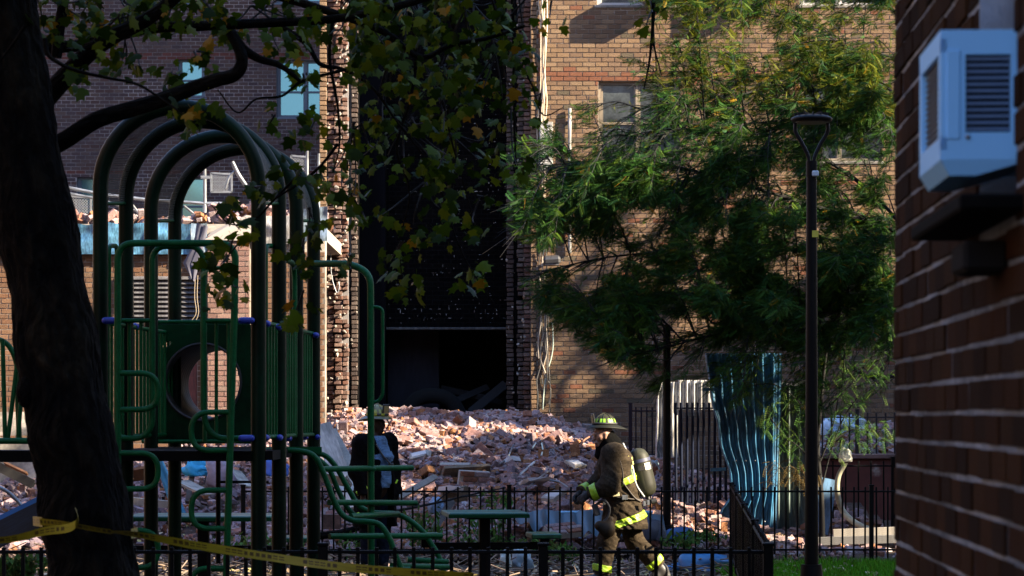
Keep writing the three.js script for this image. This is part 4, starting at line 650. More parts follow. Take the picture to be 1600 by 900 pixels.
// ---------------------------------------------------------------- the near brick wall at right with its air conditioner
{
  const r = rng(1010), A = V(1.232, 0, -7.80), C = V(1.020, 0, -3.7), L = A.distanceTo(C);
  const b = thing('brick_house', 'blurred dark brick house corner close by at the right edge', 'building', V(A.x, 0, A.z)); b.rotation.y = -Math.atan2(C.z - A.z, C.x - A.x);
  const inv = (px, slope) => { // distance along the wall at which the wall crosses the column px
    const k = (px - 800) / F, d = C.clone().sub(A).divideScalar(L); return (A.x + k * A.z) / (-k * d.z - d.x); };
  const u0 = inv(1531), u1 = inv(1589), yy = (py, u) => { const z = lerp(A.z, C.z, u / L); return EYE - (py - 650) * -z / F; };
  const y0 = yy(322, u1), y1 = yy(-70, u0);
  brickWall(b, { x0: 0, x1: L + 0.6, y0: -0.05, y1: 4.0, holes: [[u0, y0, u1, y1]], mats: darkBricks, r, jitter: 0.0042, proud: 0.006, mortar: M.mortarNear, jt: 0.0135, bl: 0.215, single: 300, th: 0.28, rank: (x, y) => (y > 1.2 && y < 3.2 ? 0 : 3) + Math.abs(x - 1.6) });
  // end wall round the corner (faces away from the camera) and the rest of the house
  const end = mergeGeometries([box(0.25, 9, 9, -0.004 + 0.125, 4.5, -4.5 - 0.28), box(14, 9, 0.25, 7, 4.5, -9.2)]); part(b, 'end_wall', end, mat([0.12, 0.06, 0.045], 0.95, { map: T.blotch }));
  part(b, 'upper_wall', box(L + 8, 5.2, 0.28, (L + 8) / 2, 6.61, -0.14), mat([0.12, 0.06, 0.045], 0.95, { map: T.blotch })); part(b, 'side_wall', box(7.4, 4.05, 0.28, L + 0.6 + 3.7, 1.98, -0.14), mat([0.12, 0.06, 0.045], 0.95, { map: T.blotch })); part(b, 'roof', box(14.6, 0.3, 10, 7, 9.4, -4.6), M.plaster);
  const w = new THREE.Group(); w.name = 'window'; b.add(w);
  part(w, 'frame', mergeGeometries([box(0.04, y1 - y0, 0.06, u0 + 0.02, (y0 + y1) / 2, -0.2), box(0.04, y1 - y0, 0.06, u1 - 0.02, (y0 + y1) / 2, -0.2), box(u1 - u0 - 0.08, 0.05, 0.06, (u0 + u1) / 2, y0 + 0.47, -0.2)]), M.black);
  part(w, 'pane', box(u1 - u0 - 0.08, y1 - y0 - 0.5, 0.008, (u0 + u1) / 2, (y0 + y1) / 2 + 0.25, -0.22), phys([0.006, 0.006, 0.007], 0.5, { specularIntensity: 0.1 }));
  part(w, 'panel', box(u1 - u0 - 0.08, 0.44, 0.02, (u0 + u1) / 2, y0 + 0.22, -0.23), M.soot);
  part(w, 'sill', chamferBox(u1 - u0 + 0.36, 0.035, 0.24, 0.006), phys([0.014, 0.012, 0.010], 0.9, { specularIntensity: 0.15, map: T.blotch }), { pos: V((u0 + u1) / 2 - 0.06, y0 + 0.0, 0.02) });
  part(w, 'sill_bracket', chamferBox(0.22, 0.07, 0.10, 0.01), phys([0.012, 0.011, 0.010], 0.9, { specularIntensity: 0.15 }), { pos: V((u0 + u1) / 2 + 0.06, y0 - 0.10, 0.05) });
  part(b, 'drip_line', box(0.16, 0.018, 0.02, u0 + 0.1, y0 + 0.85, -0.10), M.mortarNear);
  // air conditioner
  const a = thing('air_conditioner', 'large white window air conditioner tinted with painted blue sky light, sticking out of the near brick wall', 'air conditioner', b.localToWorld.call((b.updateMatrixWorld(), b), V((u0 + u1) / 2, y0 + 0.112, 0))); a.rotation.y = b.rotation.y;
  const caseSkyTint = mat([0.26, 0.60, 0.92], 0.55), W = 0.405, H = 0.288, D0 = 0.155, D1 = 0.16, cz = (D0 - D1) / 2, dz = D0 + D1;  // white case; the blue of the sky light is put into its colour
  // local x runs along the wall towards the camera, local z out of the wall
  const shell = [box(W, 0.02, dz, 0, H - 0.01, cz), box(W, 0.02, dz, 0, 0.01, cz), box(W, H - 0.04, 0.02, 0, H / 2, -D1 + 0.01)];
  const g0 = 0.030, g1 = 0.128;                                       // louvred stretch of the sides, measured from the outer face
  const zf = D0, side = (x) => [box(0.014, H - 0.04, 0.055, x, H / 2, zf - 0.0275), box(0.014, H - 0.04, dz - 0.055 - 0.10, x, H / 2, -D1 + (dz - 0.155) / 2), box(0.014, 0.035, 0.10, x, H - 0.0375, zf - 0.105), box(0.014, 0.04, 0.10, x, 0.04, zf - 0.105)];
  shell.push(...side(W / 2 - 0.007), ...side(-W / 2 + 0.007));
  part(a, 'case', mergeGeometries(shell), caseSkyTint);
  const slatM = mat([0.10, 0.17, 0.28], 0.5);
  for (const x of [1, -1]) { for (let i = 0; i < 15; i++) part(a, 'louvre_slat', box(0.004, 0.007, 0.1, x * (W / 2 - 0.007), 0.068 + i * 0.0142, zf - 0.105), slatM); part(a, 'side_lining', box(0.004, 0.24, 0.11, x * (W / 2 - 0.022), H / 2, zf - 0.105), M.soot); }
  part(a, 'pressed_panel', chamferBox(0.004, H - 0.09, 0.03, 0.0015), caseSkyTint, { pos: V(W / 2 + 0.001, H / 2, zf - 0.028) });
  const fr = [box(W, 0.03, 0.014, 0, H - 0.035, zf - 0.007), box(W, 0.03, 0.014, 0, 0.035, zf - 0.007), box(0.03, H - 0.1, 0.014, W / 2 - 0.029, H / 2, zf - 0.007), box(0.03, H - 0.1, 0.014, -W / 2 + 0.029, H / 2, zf - 0.007)];
  part(a, 'outer_frame', mergeGeometries(fr), caseSkyTint); for (let i = 0; i < 16; i++) part(a, 'coil_fin', box(W - 0.09, 0.003, 0.01, 0, 0.06 + i * 0.0135, zf - 0.014), M.galv); part(a, 'coil', box(W - 0.08, H - 0.1, 0.02, 0, H / 2, zf - 0.032), mat([0.10, 0.11, 0.12], 0.5, { metalness: 0.4 }));
  part(a, 'drip_tray', new ConvexGeometry([V(-W / 2, 0, zf), V(W / 2, 0, zf), V(-W / 2, 0, -0.05), V(W / 2, 0, -0.05), V(-W / 2 + 0.01, -0.035, zf - 0.02), V(W / 2 - 0.01, -0.035, zf - 0.02), V(-W / 2 + 0.01, -0.035, zf - 0.08), V(W / 2 - 0.01, -0.035, zf - 0.08)]), caseSkyTint);
  part(a, 'screw', new THREE.SphereGeometry(0.006, 8, 6), M.galv, { pos: V(W / 2, 0.05, zf - 0.06) });
}

// ---------------------------------------------------------------- added unseen blocks, their heights and gaps set to shade the yard
for (const [x0, z0, z1, h, label] of [[16, -38.5, -36.2, 10.0, 'added low brick shade block farthest down the yard, out of frame at right'], [16, -35.3, -32.3, 11.6, 'added tall narrow brick shade block beside the farthest one, out of frame at right'], [16, -32.3, -30.9, 8.5, 'added lowest brick shade block between two tall ones, out of frame at right'], [16, -30.9, -29.7, 10.5, 'added medium brick shade block beside the lowest one, out of frame at right'], [16, -29.7, -27.6, 7.0, 'added low brick shade block next to the wide sun gap, out of frame at right'], [16, -25.6, -20.3, 12.2, 'added narrow brick shade block between two sun gaps, out of frame at right'], [16, -18.1, -4, 15, 'added long brick shade block nearest the camera, out of frame at right'], [-16, -34, 4, 11, 'added long brick shade block along the left side of the yard, out of frame']]) {
  const b = thing('added_shade_block', label, 'building', V(x0, 0, (z0 + z1) / 2)), d = z1 - z0;
  part(b, 'wall', box(3, h, d, 1.5, h / 2, 0), mat([0.20, 0.12, 0.09], 0.95, { map: T.blotch })); part(b, 'parapet', mergeGeometries([box(0.2, 0.4, d, 0.1, h + 0.2, 0), box(0.2, 0.4, d, 2.9, h + 0.2, 0)]), M.plaster);
  if (x0 > 0) for (let y = 1.4; y < h - 1.5; y += 2.6) for (let z = -d / 2 + 1; z < d / 2 - 0.6; z += 2.2) part(b, 'window', box(0.06, 1.3, 1.0, 0.0, y + 0.6, z), glassBlue);
}

{ const b = thing('added_shade_block', 'added long brick shade block behind the camera, out of frame', 'building', V(0, 0, 42)); part(b, 'wall', box(60, 12, 3, 0, 6, 0), mat([0.20, 0.12, 0.09], 0.95, { map: T.blotch })); part(b, 'parapet', box(60, 0.4, 0.2, 0, 12.2, -1.4), M.plaster); }  // unseen block added to hold back low sky light from behind

{ // an unseen tree added beyond the right edge of the frame; its boughs reach along the tan wall and throw bands of shade on it
  const r = rng(1515), t = thing('added_shade_tree', 'added shade tree close to the tan wall, out of frame at right', 'tree', V(12.5, 0, -38.6)), o = t.position;
  part(t, 'trunk', limb([V(0, 0, 0), V(0.1, 3, 0), V(-0.1, 6, 0.1), V(0.1, 9.5, 0)], 0.2, 0.1, 20, 10), M.bark);
  const g = new THREE.BufferGeometry(); g.setAttribute('position', new THREE.Float32BufferAttribute([0, 0, 0, 0.5, 0.06, 0.3, 1, 0, 0, 0.5, 0.06, -0.3], 3)); g.setIndex([0, 1, 2, 0, 2, 3]); g.computeVertexNormals();
  const m = [], c = [];
  for (const [a, b, e, n, w] of [[V(-0.1, 5.2, 0), V(-2.6, 7.6, -0.4), V(-3.2, 7.3, -2.0), 420, 0.2], [V(-0.1, 5.8, 0), V(-2.2, 8.6, 0.4), V(-2.8, 9.4, -2.2), 300, 0.22], [V(0, 4.6, 0), V(-2.0, 6.4, 0.6), V(-3.0, 6.0, -1.2), 260, 0.16], [V(0, 7, 0), V(-1.4, 9.6, 0), V(-2.4, 11.2, -1.4), 300, 0.3], [V(0, 8.6, 0), V(0.6, 10.4, 0.8), V(1.6, 11.6, 1.6), 300, 0.5]]) {
    const k = new THREE.CatmullRomCurve3([a, b, e]); part(t, 'bough', sweep(k.getPoints(16), k.getPoints(16).map((_, i) => lerp(0.07, 0.02, i / 16)), 7), M.bark);
    for (let i = 0; i < n; i++) { const p = k.getPoint(0.35 + 0.65 * r()).add(V((r() + r() - 1) * w * 1.4, (r() + r() - 1) * w, (r() + r() - 1) * w * 2)), s = 0.07 + 0.08 * r(); m.push(M4(p, Q(r() * 6, r() * 6, r() * 6), V(s, s, s))); c.push(lin(0.03, 0.08, 0.015).multiplyScalar(0.7 + 0.6 * r())); }
  }
  stuff(t, 'foliage', g, phys([1, 1, 1], 0.7, { transmission: 0.35, specularIntensity: 0.15 }), m, c);
}

{ // a second unseen tree, added over the low block: the sun reaches the heap through its open crown
  const r = rng(1616), t = thing('added_shade_tree', 'added open crowned shade tree beside the low block, out of frame at right', 'tree', V(14.6, 0, -28.7)), o = t.position;
  part(t, 'trunk', limb([V(0, 0, 0), V(0.1, 4, 0), V(0, 8, 0.1), V(0.1, 11, 0)], 0.2, 0.06, 20, 10), M.bark);
  const g = new THREE.BufferGeometry(); g.setAttribute('position', new THREE.Float32BufferAttribute([0, 0, 0, 0.5, 0.06, 0.35, 1, 0, 0, 0.5, 0.06, -0.35], 3)); g.setIndex([0, 1, 2, 0, 2, 3]); g.computeVertexNormals();
  const m = [], c = [];
  for (let k = 0; k < 26; k++) { const a = k * 2.4, y0 = 6.8 + r() * 3, e = V(Math.cos(a) * (0.8 + 0.9 * r()), y0 + 0.8 + 1.2 * r(), Math.sin(a) * (0.8 + 0.8 * r())); part(t, 'bough', limb([V(0, y0, 0), V(e.x * 0.5, y0 + 0.7, e.z * 0.5), e], 0.05, 0.015, 8, 6), M.bark); for (let i = 0; i < 17; i++) { const s = 0.12 + 0.12 * r(); m.push(M4(e.clone().multiplyScalar(0.75 + 0.25 * r()).setY(e.y - 0.2 * r()).add(V((r() - 0.5) * 0.6, (r() - 0.5) * 0.5, (r() - 0.5) * 0.6)), Q(r() * 6, r() * 6, r() * 6), V(s, s, s))); c.push(lin(0.03, 0.08, 0.015)); } }
  stuff(t, 'foliage', g, phys([1, 1, 1], 0.7, { transmission: 0.35, specularIntensity: 0.15 }), m, c);
}
// ---------------------------------------------------------------- the climbing frame
{
  const pg = thing('climbing_frame', 'dark green playground climbing frame with four arches and a crawl tunnel', 'climbing frame', V(0, 0, 0));
  const arches = [[157, 404, 206, 155], [197, 436, 199, 178], [236, 463, 189, 202], [273, 490, 181, 222]], PR = 0.058, L = [], Rt = [];
  for (const [l, r, s, top] of arches) {
    const a = P(l, 650, s), c = P(r, 650, s), rad = (c.x - a.x) / 2, yt = Y(top, s) - PR, ys = yt - rad, pts = [V(a.x, 0, a.z), V(a.x, ys * 0.5, a.z), V(a.x, ys, a.z)];
    for (let k = 1; k < 28; k++) { const t = Math.PI - k / 28 * Math.PI; pts.push(V(a.x + rad + Math.cos(t) * rad, ys + Math.sin(t) * rad, a.z)); }
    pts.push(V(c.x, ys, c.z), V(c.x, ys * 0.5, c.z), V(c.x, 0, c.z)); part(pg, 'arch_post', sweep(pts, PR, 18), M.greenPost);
    L.push(a); Rt.push(c);
  }
  // perforated roof panels between arches one and two, three and four
  const perf = mat([0.022, 0.030, 0.022], 0.55, { alphaMap: T.perf, alphaTest: 0.5 });
  for (const [i, j, bot] of [[0, 1, 318], [2, 3, 345]]) {
    const n = 40, pos = [], uv = [], idx = [], mk = (k, t) => { const [l, r, s, top] = arches[k], a = P(l, 650, s), c = P(r, 650, s), rad = (c.x - a.x) / 2, yt = Y(top, s) - PR, ys = yt - rad, yb = Y(bot, s); const drop = (ys - yb), arc = Math.PI * rad, tot = arc + 2 * drop, u = t * tot; const q = u < drop ? V(a.x, yb + u, a.z) : u > drop + arc ? V(c.x, ys - (u - drop - arc), c.z) : V(a.x + rad - Math.cos((u - drop) / rad) * rad, ys + Math.sin((u - drop) / rad) * rad, a.z); return [q, u]; };
    for (let q = 0; q <= n; q++) for (const k of [i, j]) { const [p, u] = mk(k, q / n); const z = p.z + (k === i ? -PR : PR); pos.push(p.x, p.y, z); uv.push(u, k === i ? 0 : 0.7); if (q < n) { const a = q * 2 + (k === i ? 0 : 1); if (k === i) idx.push(a, a + 2, a + 1, a + 1, a + 2, a + 3); } }
    const g = new THREE.BufferGeometry(); g.setAttribute('position', new THREE.Float32BufferAttribute(pos, 3)); g.setAttribute('uv', new THREE.Float32BufferAttribute(uv, 2)); g.setIndex(idx); g.computeVertexNormals(); part(pg, 'roof_panel', g, perf);
    for (const t of [0, 1]) part(pg, 'panel_edge', sweep([mk(i, t)[0], mk(j, t)[0]], 0.014, 6), M.green);
  }
  // deck, its beams, the lower deck to the left
  const dY = Y(703, 200), f = (px, s) => P(px, 650, s);
  part(pg, 'deck', mergeGeometries([box(1.25, 0.07, 2.6, (L[0].x + Rt[3].x) / 2 - 0.02, dY - 0.035, (L[0].z + L[3].z) / 2), box(1.25, 0.07, 1.2, L[1].x - 0.75, dY - 0.05, L[1].z - 0.5)]), M.deck);
  const beam = (a, c, h) => part(pg, 'deck_beam', bar(a, c, 0.05, h), M.deck);
  for (const k of [0, 3]) part(pg, 'deck_beam', box(Rt[k].x - L[k].x - 0.1, 0.075, 0.05, (Rt[k].x + L[k].x) / 2, dY - 0.04, L[k].z), M.deck);
  part(pg, 'deck_beam', box(1.4, 0.09, 0.05, L[1].x - 0.76, dY - 0.05, L[1].z + 0.12), M.deck);
  // blue clamps
  const clampG = (() => { const g = new THREE.CapsuleGeometry(0.026, 0.075, 4, 10); g.rotateZ(Math.PI / 2); return g; })(), clampGz = clampG.clone().rotateY(Math.PI / 2);
  const cl = (px, py, s, z) => part(pg, 'clamp', z ? clampGz : clampG, M.bluePlastic, { pos: P(px, py, s) });
  for (const y of [501, 685]) { cl(172, y, 207); cl(385, y, 207); }
  for (const [px, py, s, z] of [[212, 510, 195, 1], [436, 511, 202, 1], [450, 518, 193, 1], [462, 519, 186, 1], [494, 524, 182, 1], [437, 684, 200, 1], [451, 685, 193, 1], [477, 683, 184, 1], [496, 683, 181, 1], [418, 506, 204, 1], [416, 684, 204, 1]]) cl(px, py, s, z);
  // front guard rails and hoops
  const pp = (a, s, r = 0.024, cr = 0.12, name = 'guard_rail', m = M.green) => part(pg, name, pipe(a.map(p => P(p[0], p[1], p[2] ?? s)), r, cr, 10), m);
  pp([[184, 905], [184, 380], [368, 380], [366, 500], [353, 905]], 208, 0.027, 0.13, 'ladder_rail');
  for (const [y0, y1] of [[583, 640], [708, 764], [829, 887]]) pp([[184, y0], [247, y0], [247, y1], [184, y1]], 208, 0.022, 0.14, 'ladder_rung');
  for (const [y0, y1, x] of [[644, 704, 361], [766, 826, 357], [888, 940, 354]]) pp([[x, y0], [299, y0], [299, y1], [x, y1]], 208, 0.022, 0.15, 'ladder_rung');
  pp([[160, 501], [238, 501]], 206.5, 0.017); pp([[318, 501], [398, 501]], 206.5, 0.017);
  pp([[160, 685], [222, 685], [238, 666], [238, 398], [250, 385], [306, 385], [318, 400], [318, 640], [322, 668], [340, 685], [398, 685]], 206.5, 0.023, 0.09);
  for (const [x, y1] of [[202, 684], [220, 684], [338, 683], [357, 683]]) pp([[x, 503], [x, y1]], 206.2, 0.014, 0.05, 'baluster');
  // barrier panels of balusters down the right and left sides
  for (const side of [L, Rt]) for (const [i, j] of [[0, 1], [1, 2], [2, 3]]) {
    const a = side[i], c = side[j], ya = 2.46, yb = 1.59, n = 7, at = (t, y) => V(lerp(a.x, c.x, t), y, lerp(a.z, c.z, t));
    if (i === 1 && side === Rt) { part(pg, 'guard_rail', pipe([at(0.1, yb), at(0.1, 3.0), at(0.9, 3.0), at(0.9, yb)], 0.022, 0.18), M.green); }
    part(pg, 'guard_rail', pipe([at(0.06, ya), at(0.94, ya)], 0.018), M.green); part(pg, 'guard_rail', pipe([at(0.06, yb), at(0.94, yb)], 0.018), M.green);
    for (let k = 1; k < n; k++) part(pg, 'baluster', pipe([at(k / n, yb), at(k / n, ya)], 0.0125, 0.1, 8), M.green);
  }
  for (const [x, s] of [[170, 200], [415, 202]]) pp([[x, 690, s], [x, 384, s], [x + 13, 384, s - 4], [x + 13, 690, s - 4]], s, 0.019, 0.09);
  pp([[320, 690], [320, 430], [322, 422], [345, 418], [356, 420]], 196, 0.017, 0.1); pp([[430, 685], [430, 414], [442, 414], [442, 685]], 184, 0.018, 0.1);
  // tunnel panel with its crawl tube
  const sP = 184, pc = P(317, 597, sP), x0 = X(222, sP), x1 = X(394, sP), yb = Y(690, sP), yt = Y(507, sP);
  const sh = new THREE.Shape(); sh.moveTo(x0, yb); sh.lineTo(x1, yb); sh.lineTo(x1, yt - 0.03); sh.quadraticCurveTo(x1, yt, x1 - 0.03, yt); sh.lineTo(x0 + 0.03, yt); sh.quadraticCurveTo(x0, yt, x0, yt - 0.03); sh.closePath();
  const ho = new THREE.Path(); ho.absarc(pc.x, pc.y, 0.318, 0, Math.PI * 2, true); sh.holes.push(ho);
  const ov = new THREE.Path(); ov.absellipse(X(262, sP), Y(538, sP), 0.05, 0.022, 0, Math.PI * 2, true, 0.5); sh.holes.push(ov);
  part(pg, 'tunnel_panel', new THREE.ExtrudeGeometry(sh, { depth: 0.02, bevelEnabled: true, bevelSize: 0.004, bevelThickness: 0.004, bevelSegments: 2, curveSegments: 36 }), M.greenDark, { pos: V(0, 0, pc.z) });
  const prof = []; for (let k = 0; k <= 60; k++) prof.push(new THREE.Vector2(0.322 + 0.012 * Math.cos(k * Math.PI / 2.5), -k / 60 * 1.75));
  const tun = new THREE.LatheGeometry(prof, 48); tun.rotateX(Math.PI / 2); part(pg, 'crawl_tube', tun, mat([0.020, 0.020, 0.024], 0.5), { pos: V(pc.x, pc.y, pc.z + 0.0), rot: [0, 0.02, 0] });
  const rim = new THREE.TorusGeometry(0.325, 0.012, 8, 48); part(pg, 'tube_rim', rim, M.blackRubber, { pos: V(pc.x, pc.y, pc.z + 0.026) });
  pp([[222, 503], [400, 503]], 186, 0.018); pp([[222, 690], [400, 690]], 186, 0.018);
  // left hand railing of the neighbouring deck
  pp([[-40, 689], [46, 689]], 198, 0.026); for (const [a, c, y] of [[-4, 8, 530], [22, 12, 540], [30, 28, 545]]) pp([[c, 689], [a + 8, y]], 197, 0.018, 0.05, 'baluster');
  pp([[-60, 530], [8, 530], [26, 560], [30, 689]], 196, 0.022, 0.1);
  // thin struts seen below the deck
  pp([[341, 716], [341, 880]], 178, 0.022, 0.05, 'strut', M.black); pp([[341, 753], [420, 753]], 178, 0.012, 0.05, 'strut', M.black);
  // wavy climber on the right: two rails, cross rungs, centre pole with its grab loop
  const A = [[412, 704], [470, 705], [490, 712], [505, 738], [523, 785], [537, 806], [555, 814], [573, 815], [592, 819], [608, 840], [617, 864], [628, 892], [636, 930]], Bb = [[486, 706], [508, 712], [524, 728], [545, 765], [562, 791], [585, 801], [618, 803], [640, 813], [660, 830], [674, 850], [690, 880], [698, 930]], Cc = [[496, 716], [514, 733], [528, 765], [545, 796], [562, 812]];
  const sm = (a, s, r) => part(pg, 'climber_rail', sweep(smooth(a.map(p => P(p[0], p[1], s)), 60), r, 10), M.green);
  sm(A, 193, 0.024); sm(Bb, 183, 0.024); sm(Cc, 188, 0.022);
  for (const [a, c, s0, s1] of [[[500, 733], [644, 731], 191, 184], [[514, 785], [650, 786], 191, 184], [[548, 807], [622, 803], 191, 184], [[515, 838], [690, 837], 192, 186], [[500, 888], [640, 890], 194, 190], [[612, 884], [700, 886], 190, 184], [[636, 874], [700, 878], 184, 183]]) part(pg, 'climber_rung', sweep([P(...a, s0), P(...c, s1)], 0.025, 10), M.green);
  pp([[490, 412, 183], [548, 412, 186], [579, 428, 187], [580, 905, 187]], 186, 0.030, 0.16, 'climber_pole');
  pp([[580, 479, 187], [598, 481, 187], [598, 618, 187], [590, 628, 187], [580, 628, 187]], 187, 0.015, 0.07, 'grab_loop');
  for (const y of [733, 785, 838]) part(pg, 'joint', new THREE.SphereGeometry(0.036, 12, 8), M.green, { pos: P(580, y, 187), scale: [1.2, 0.8, 1] });
  part(pg, 'deck_plate', box(0.45, 0.05, 0.05, X(460, 190), Y(703, 190), -F / 190), M.green); part(pg, 'bracket', chamferBox(0.07, 0.06, 0.06, 0.006), M.green, { pos: P(424, 712, 197) });
}
// blue slide at far left, only its upper lip shows beside the tree
{
  const s = 175, o = thing('playground_slide', 'dark slide with blue edges sloping down at far left behind the tree', 'slide', P(30, 820, s)), d = V(1, 0.44, 0).normalize();
  const a = P(-60, 842, s).sub(o.position), c = P(76, 775, s).sub(o.position);
  for (const [dy, dz] of [[0, 0.3], [-0.02, -0.3]]) part(o, 'side_rail', bar(a.clone().add(V(0, dy, dz)), c.clone().add(V(0, dy, dz)), 0.04, 0.05), mat([0.03, 0.16, 0.42], 0.4));
  part(o, 'chute', bar(a.clone().add(V(0, -0.12, 0)), c.clone().add(V(0, -0.12, 0)), 0.02, 0.6), mat([0.03, 0.04, 0.06], 0.4)); part(o, 'side', bar(a.clone().add(V(0.03, -0.13, 0.33)), c.clone().add(V(0.03, -0.13, 0.33)), 0.22, 0.02), mat([0.02, 0.035, 0.06], 0.4, { map: T.streak }));
  const gr = thing('handrail', 'pale curved metal handrail behind the slide at far left', 'rail', V(0, 0, 0)); part(gr, 'rail', pipe([P(-30, 752, 150), P(8, 764, 150), P(36, 790, 150), P(40, 840, 150)], 0.02, 0.1), M.galv); part(gr, 'foot', cyl(0.05, 0.05, 0.02, 12), M.galv, { pos: P(40, 842, 150) });
}

// ---------------------------------------------------------------- people
// a smooth field of tapered bones, meshed with marching cubes
function field(bones, k) {
  const b = bones.map(o => { const [a, ra, c, rc, sx, sz] = o, d = c.clone().sub(a); return { a, ra, rc, d, l: Math.max(d.lengthSq(), 1e-9), sx: sx || 1, sz: sz || 1 }; });
  return (x, y, z) => { let m = 1e9; for (const o of b) { const px = x - o.a.x, py = y - o.a.y, pz = z - o.a.z, t = clamp((px * o.d.x + py * o.d.y + pz * o.d.z) / o.l, 0, 1), dx = (px - o.d.x * t) / o.sx, dy = py - o.d.y * t, dz = (pz - o.d.z * t) / o.sz, v = (Math.sqrt(dx * dx + dy * dy + dz * dz) - lerp(o.ra, o.rc, t)) * Math.min(1, o.sx, o.sz); const h = Math.max(k - Math.abs(m - v), 0) / k; m = Math.min(m, v) - h * h * k * 0.25; } return m; };
}
function march(f, lo, hi, N) {
  const mc = new MarchingCubes(N, new THREE.MeshBasicMaterial(), false, false, 160000), H = N / 2, s = [(hi.x - lo.x) / 2, (hi.y - lo.y) / 2, (hi.z - lo.z) / 2], c = [(hi.x + lo.x) / 2, (hi.y + lo.y) / 2, (hi.z + lo.z) / 2];
  for (let k = 0; k < N; k++) for (let j = 0; j < N; j++) for (let i = 0; i < N; i++) mc.field[i + j * N + k * N * N] = -f(c[0] + (i - H) / H * s[0], c[1] + (j - H) / H * s[1], c[2] + (k - H) / H * s[2]);
  mc.isolation = 0; mc.update(); const n = mc.count, p = new Float32Array(n * 3), q = new Float32Array(n * 3), uv = new Float32Array(n * 2);
  for (let i = 0; i < n; i++) { for (let a = 0; a < 3; a++) { p[i * 3 + a] = c[a] + mc.positionArray[i * 3 + a] * s[a]; } const v = V(mc.normalArray[i * 3] / s[0], mc.normalArray[i * 3 + 1] / s[1], mc.normalArray[i * 3 + 2] / s[2]).normalize(); q.set([v.x, v.y, v.z], i * 3); uv.set([p[i * 3] + p[i * 3 + 2] * 0.7, p[i * 3 + 1]], i * 2); }
  const g = new THREE.BufferGeometry(); g.setAttribute('position', new THREE.BufferAttribute(p, 3)); g.setAttribute('normal', new THREE.BufferAttribute(q, 3)); g.setAttribute('uv', new THREE.BufferAttribute(uv, 2)); return g;
}
const band = (f, off, n, d, w) => (x, y, z) => Math.max(f(x, y, z) - off, Math.abs(x * n.x + y * n.y + z * n.z - d) - w);
const folds = (x, y, z, a = 0.010) => a * noise3(x * 9, y * 5, z * 9) + a * 0.8 * noise3(x * 18 + y * 9, y * 13, z * 16) + a * 0.5 * Math.abs(noise3(x * 5 + 3, y * 22 + x * 12, z * 6));
const cloth = c => mat(c, 0.9, { map: T.cloth, bumpMap: T.grainB, bumpScale: 0.003 });
const C = { coat: phys([0.060, 0.044, 0.027], 0.95, { map: T.cloth, bumpMap: T.grainB, bumpScale: 0.003, specularIntensity: 0.2 }), coatDark: phys([0.004, 0.0035, 0.004], 0.95, { map: T.cloth, specularIntensity: 0.1 }), lime: mat([0.24, 0.38, 0.010], 0.5), silver: mat([0.55, 0.55, 0.45], 0.35, { metalness: 0.3 }), skin: mat([0.23, 0.125, 0.085], 0.6), skinDark: phys([0.022, 0.012, 0.008], 0.6, { specularIntensity: 0.4 }), glove: cloth([0.03, 0.027, 0.026]), boot: mat([0.02, 0.019, 0.018], 0.5), hood: phys([0.006, 0.006, 0.006], 0.95, { map: T.cloth, specularIntensity: 0.1 }), shirt: cloth([0.12, 0.25, 0.45]), navy: phys([0.008, 0.013, 0.026], 0.95, { map: T.cloth, specularIntensity: 0.1 }) };
function headField(c, f, up) {          // a head with brow, nose, lips, chin, cheeks and ears; c its centre, f where it faces
  const l = up.clone().cross(f).normalize(), at = (a, b, d) => c.clone().addScaledVector(f, a).addScaledVector(up, b).addScaledVector(l, d);
  return field([[at(-0.015, 0.03, 0), 0.088, at(-0.005, 0.02, 0), 0.088], [at(0.02, -0.03, 0), 0.068, at(0.045, -0.085, 0), 0.036], [at(0.078, 0.005, 0), 0.014, at(0.112, -0.028, 0), 0.015], [at(0.085, 0.03, -0.03), 0.014, at(0.085, 0.03, 0.03), 0.014], [at(0.088, -0.062, -0.018), 0.010, at(0.088, -0.062, 0.018), 0.010], [at(0.05, -0.01, 0.055), 0.022, at(0.05, -0.02, 0.05), 0.022], [at(0.05, -0.01, -0.055), 0.022, at(0.05, -0.02, -0.05), 0.022], [at(-0.005, 0.01, 0.085), 0.014, at(0, -0.03, 0.08), 0.010], [at(-0.005, 0.01, -0.085), 0.014, at(0, -0.03, -0.08), 0.010], [at(-0.03, -0.02, 0), 0.06, at(-0.05, -0.15, 0), 0.062]], 0.025);
}
function hand(wrist, dir, palmN, curl, flip) {    // palm, four fingers of unequal length, thumb from the side of the palm
  const d = dir.clone().normalize(), n = palmN.clone().addScaledVector(d, -palmN.dot(d)).normalize(), s = d.clone().cross(n).multiplyScalar(flip), at = (a, b, c) => wrist.clone().addScaledVector(d, a).addScaledVector(s, b).addScaledVector(n, c), bones = [];
  bones.push([at(0, 0, 0), 0.032, at(0.05, 0, 0), 0.034, 1, 1], [at(0.05, -0.022, 0), 0.020, at(0.085, -0.026, 0.004), 0.017], [at(0.05, 0.022, 0), 0.020, at(0.088, 0.026, 0.004), 0.017], [at(0.04, 0, 0), 0.024, at(0.09, 0, 0.002), 0.019]);
  [[-0.034, 0.86], [-0.012, 1.0], [0.011, 0.95], [0.033, 0.76]].forEach(([b, len], i) => { let p = at(0.088, b, 0.004), a = 0.25 + 0.1 * i; for (const seg of [0.042, 0.028, 0.022]) { const q = p.clone().addScaledVector(d, Math.cos(a) * seg * len).addScaledVector(n, Math.sin(a) * seg * len); bones.push([p, 0.0108, q, 0.0096]); p = q; a += curl * (0.85 + 0.1 * i); } });
  const t0 = at(0.025, -0.030, 0.006), t1 = at(0.055, -0.058, 0.022), t2 = at(0.082, -0.054, 0.042); bones.push([t0, 0.018, t1, 0.013], [t1, 0.013, t2, 0.0105]);
  return bones;
}
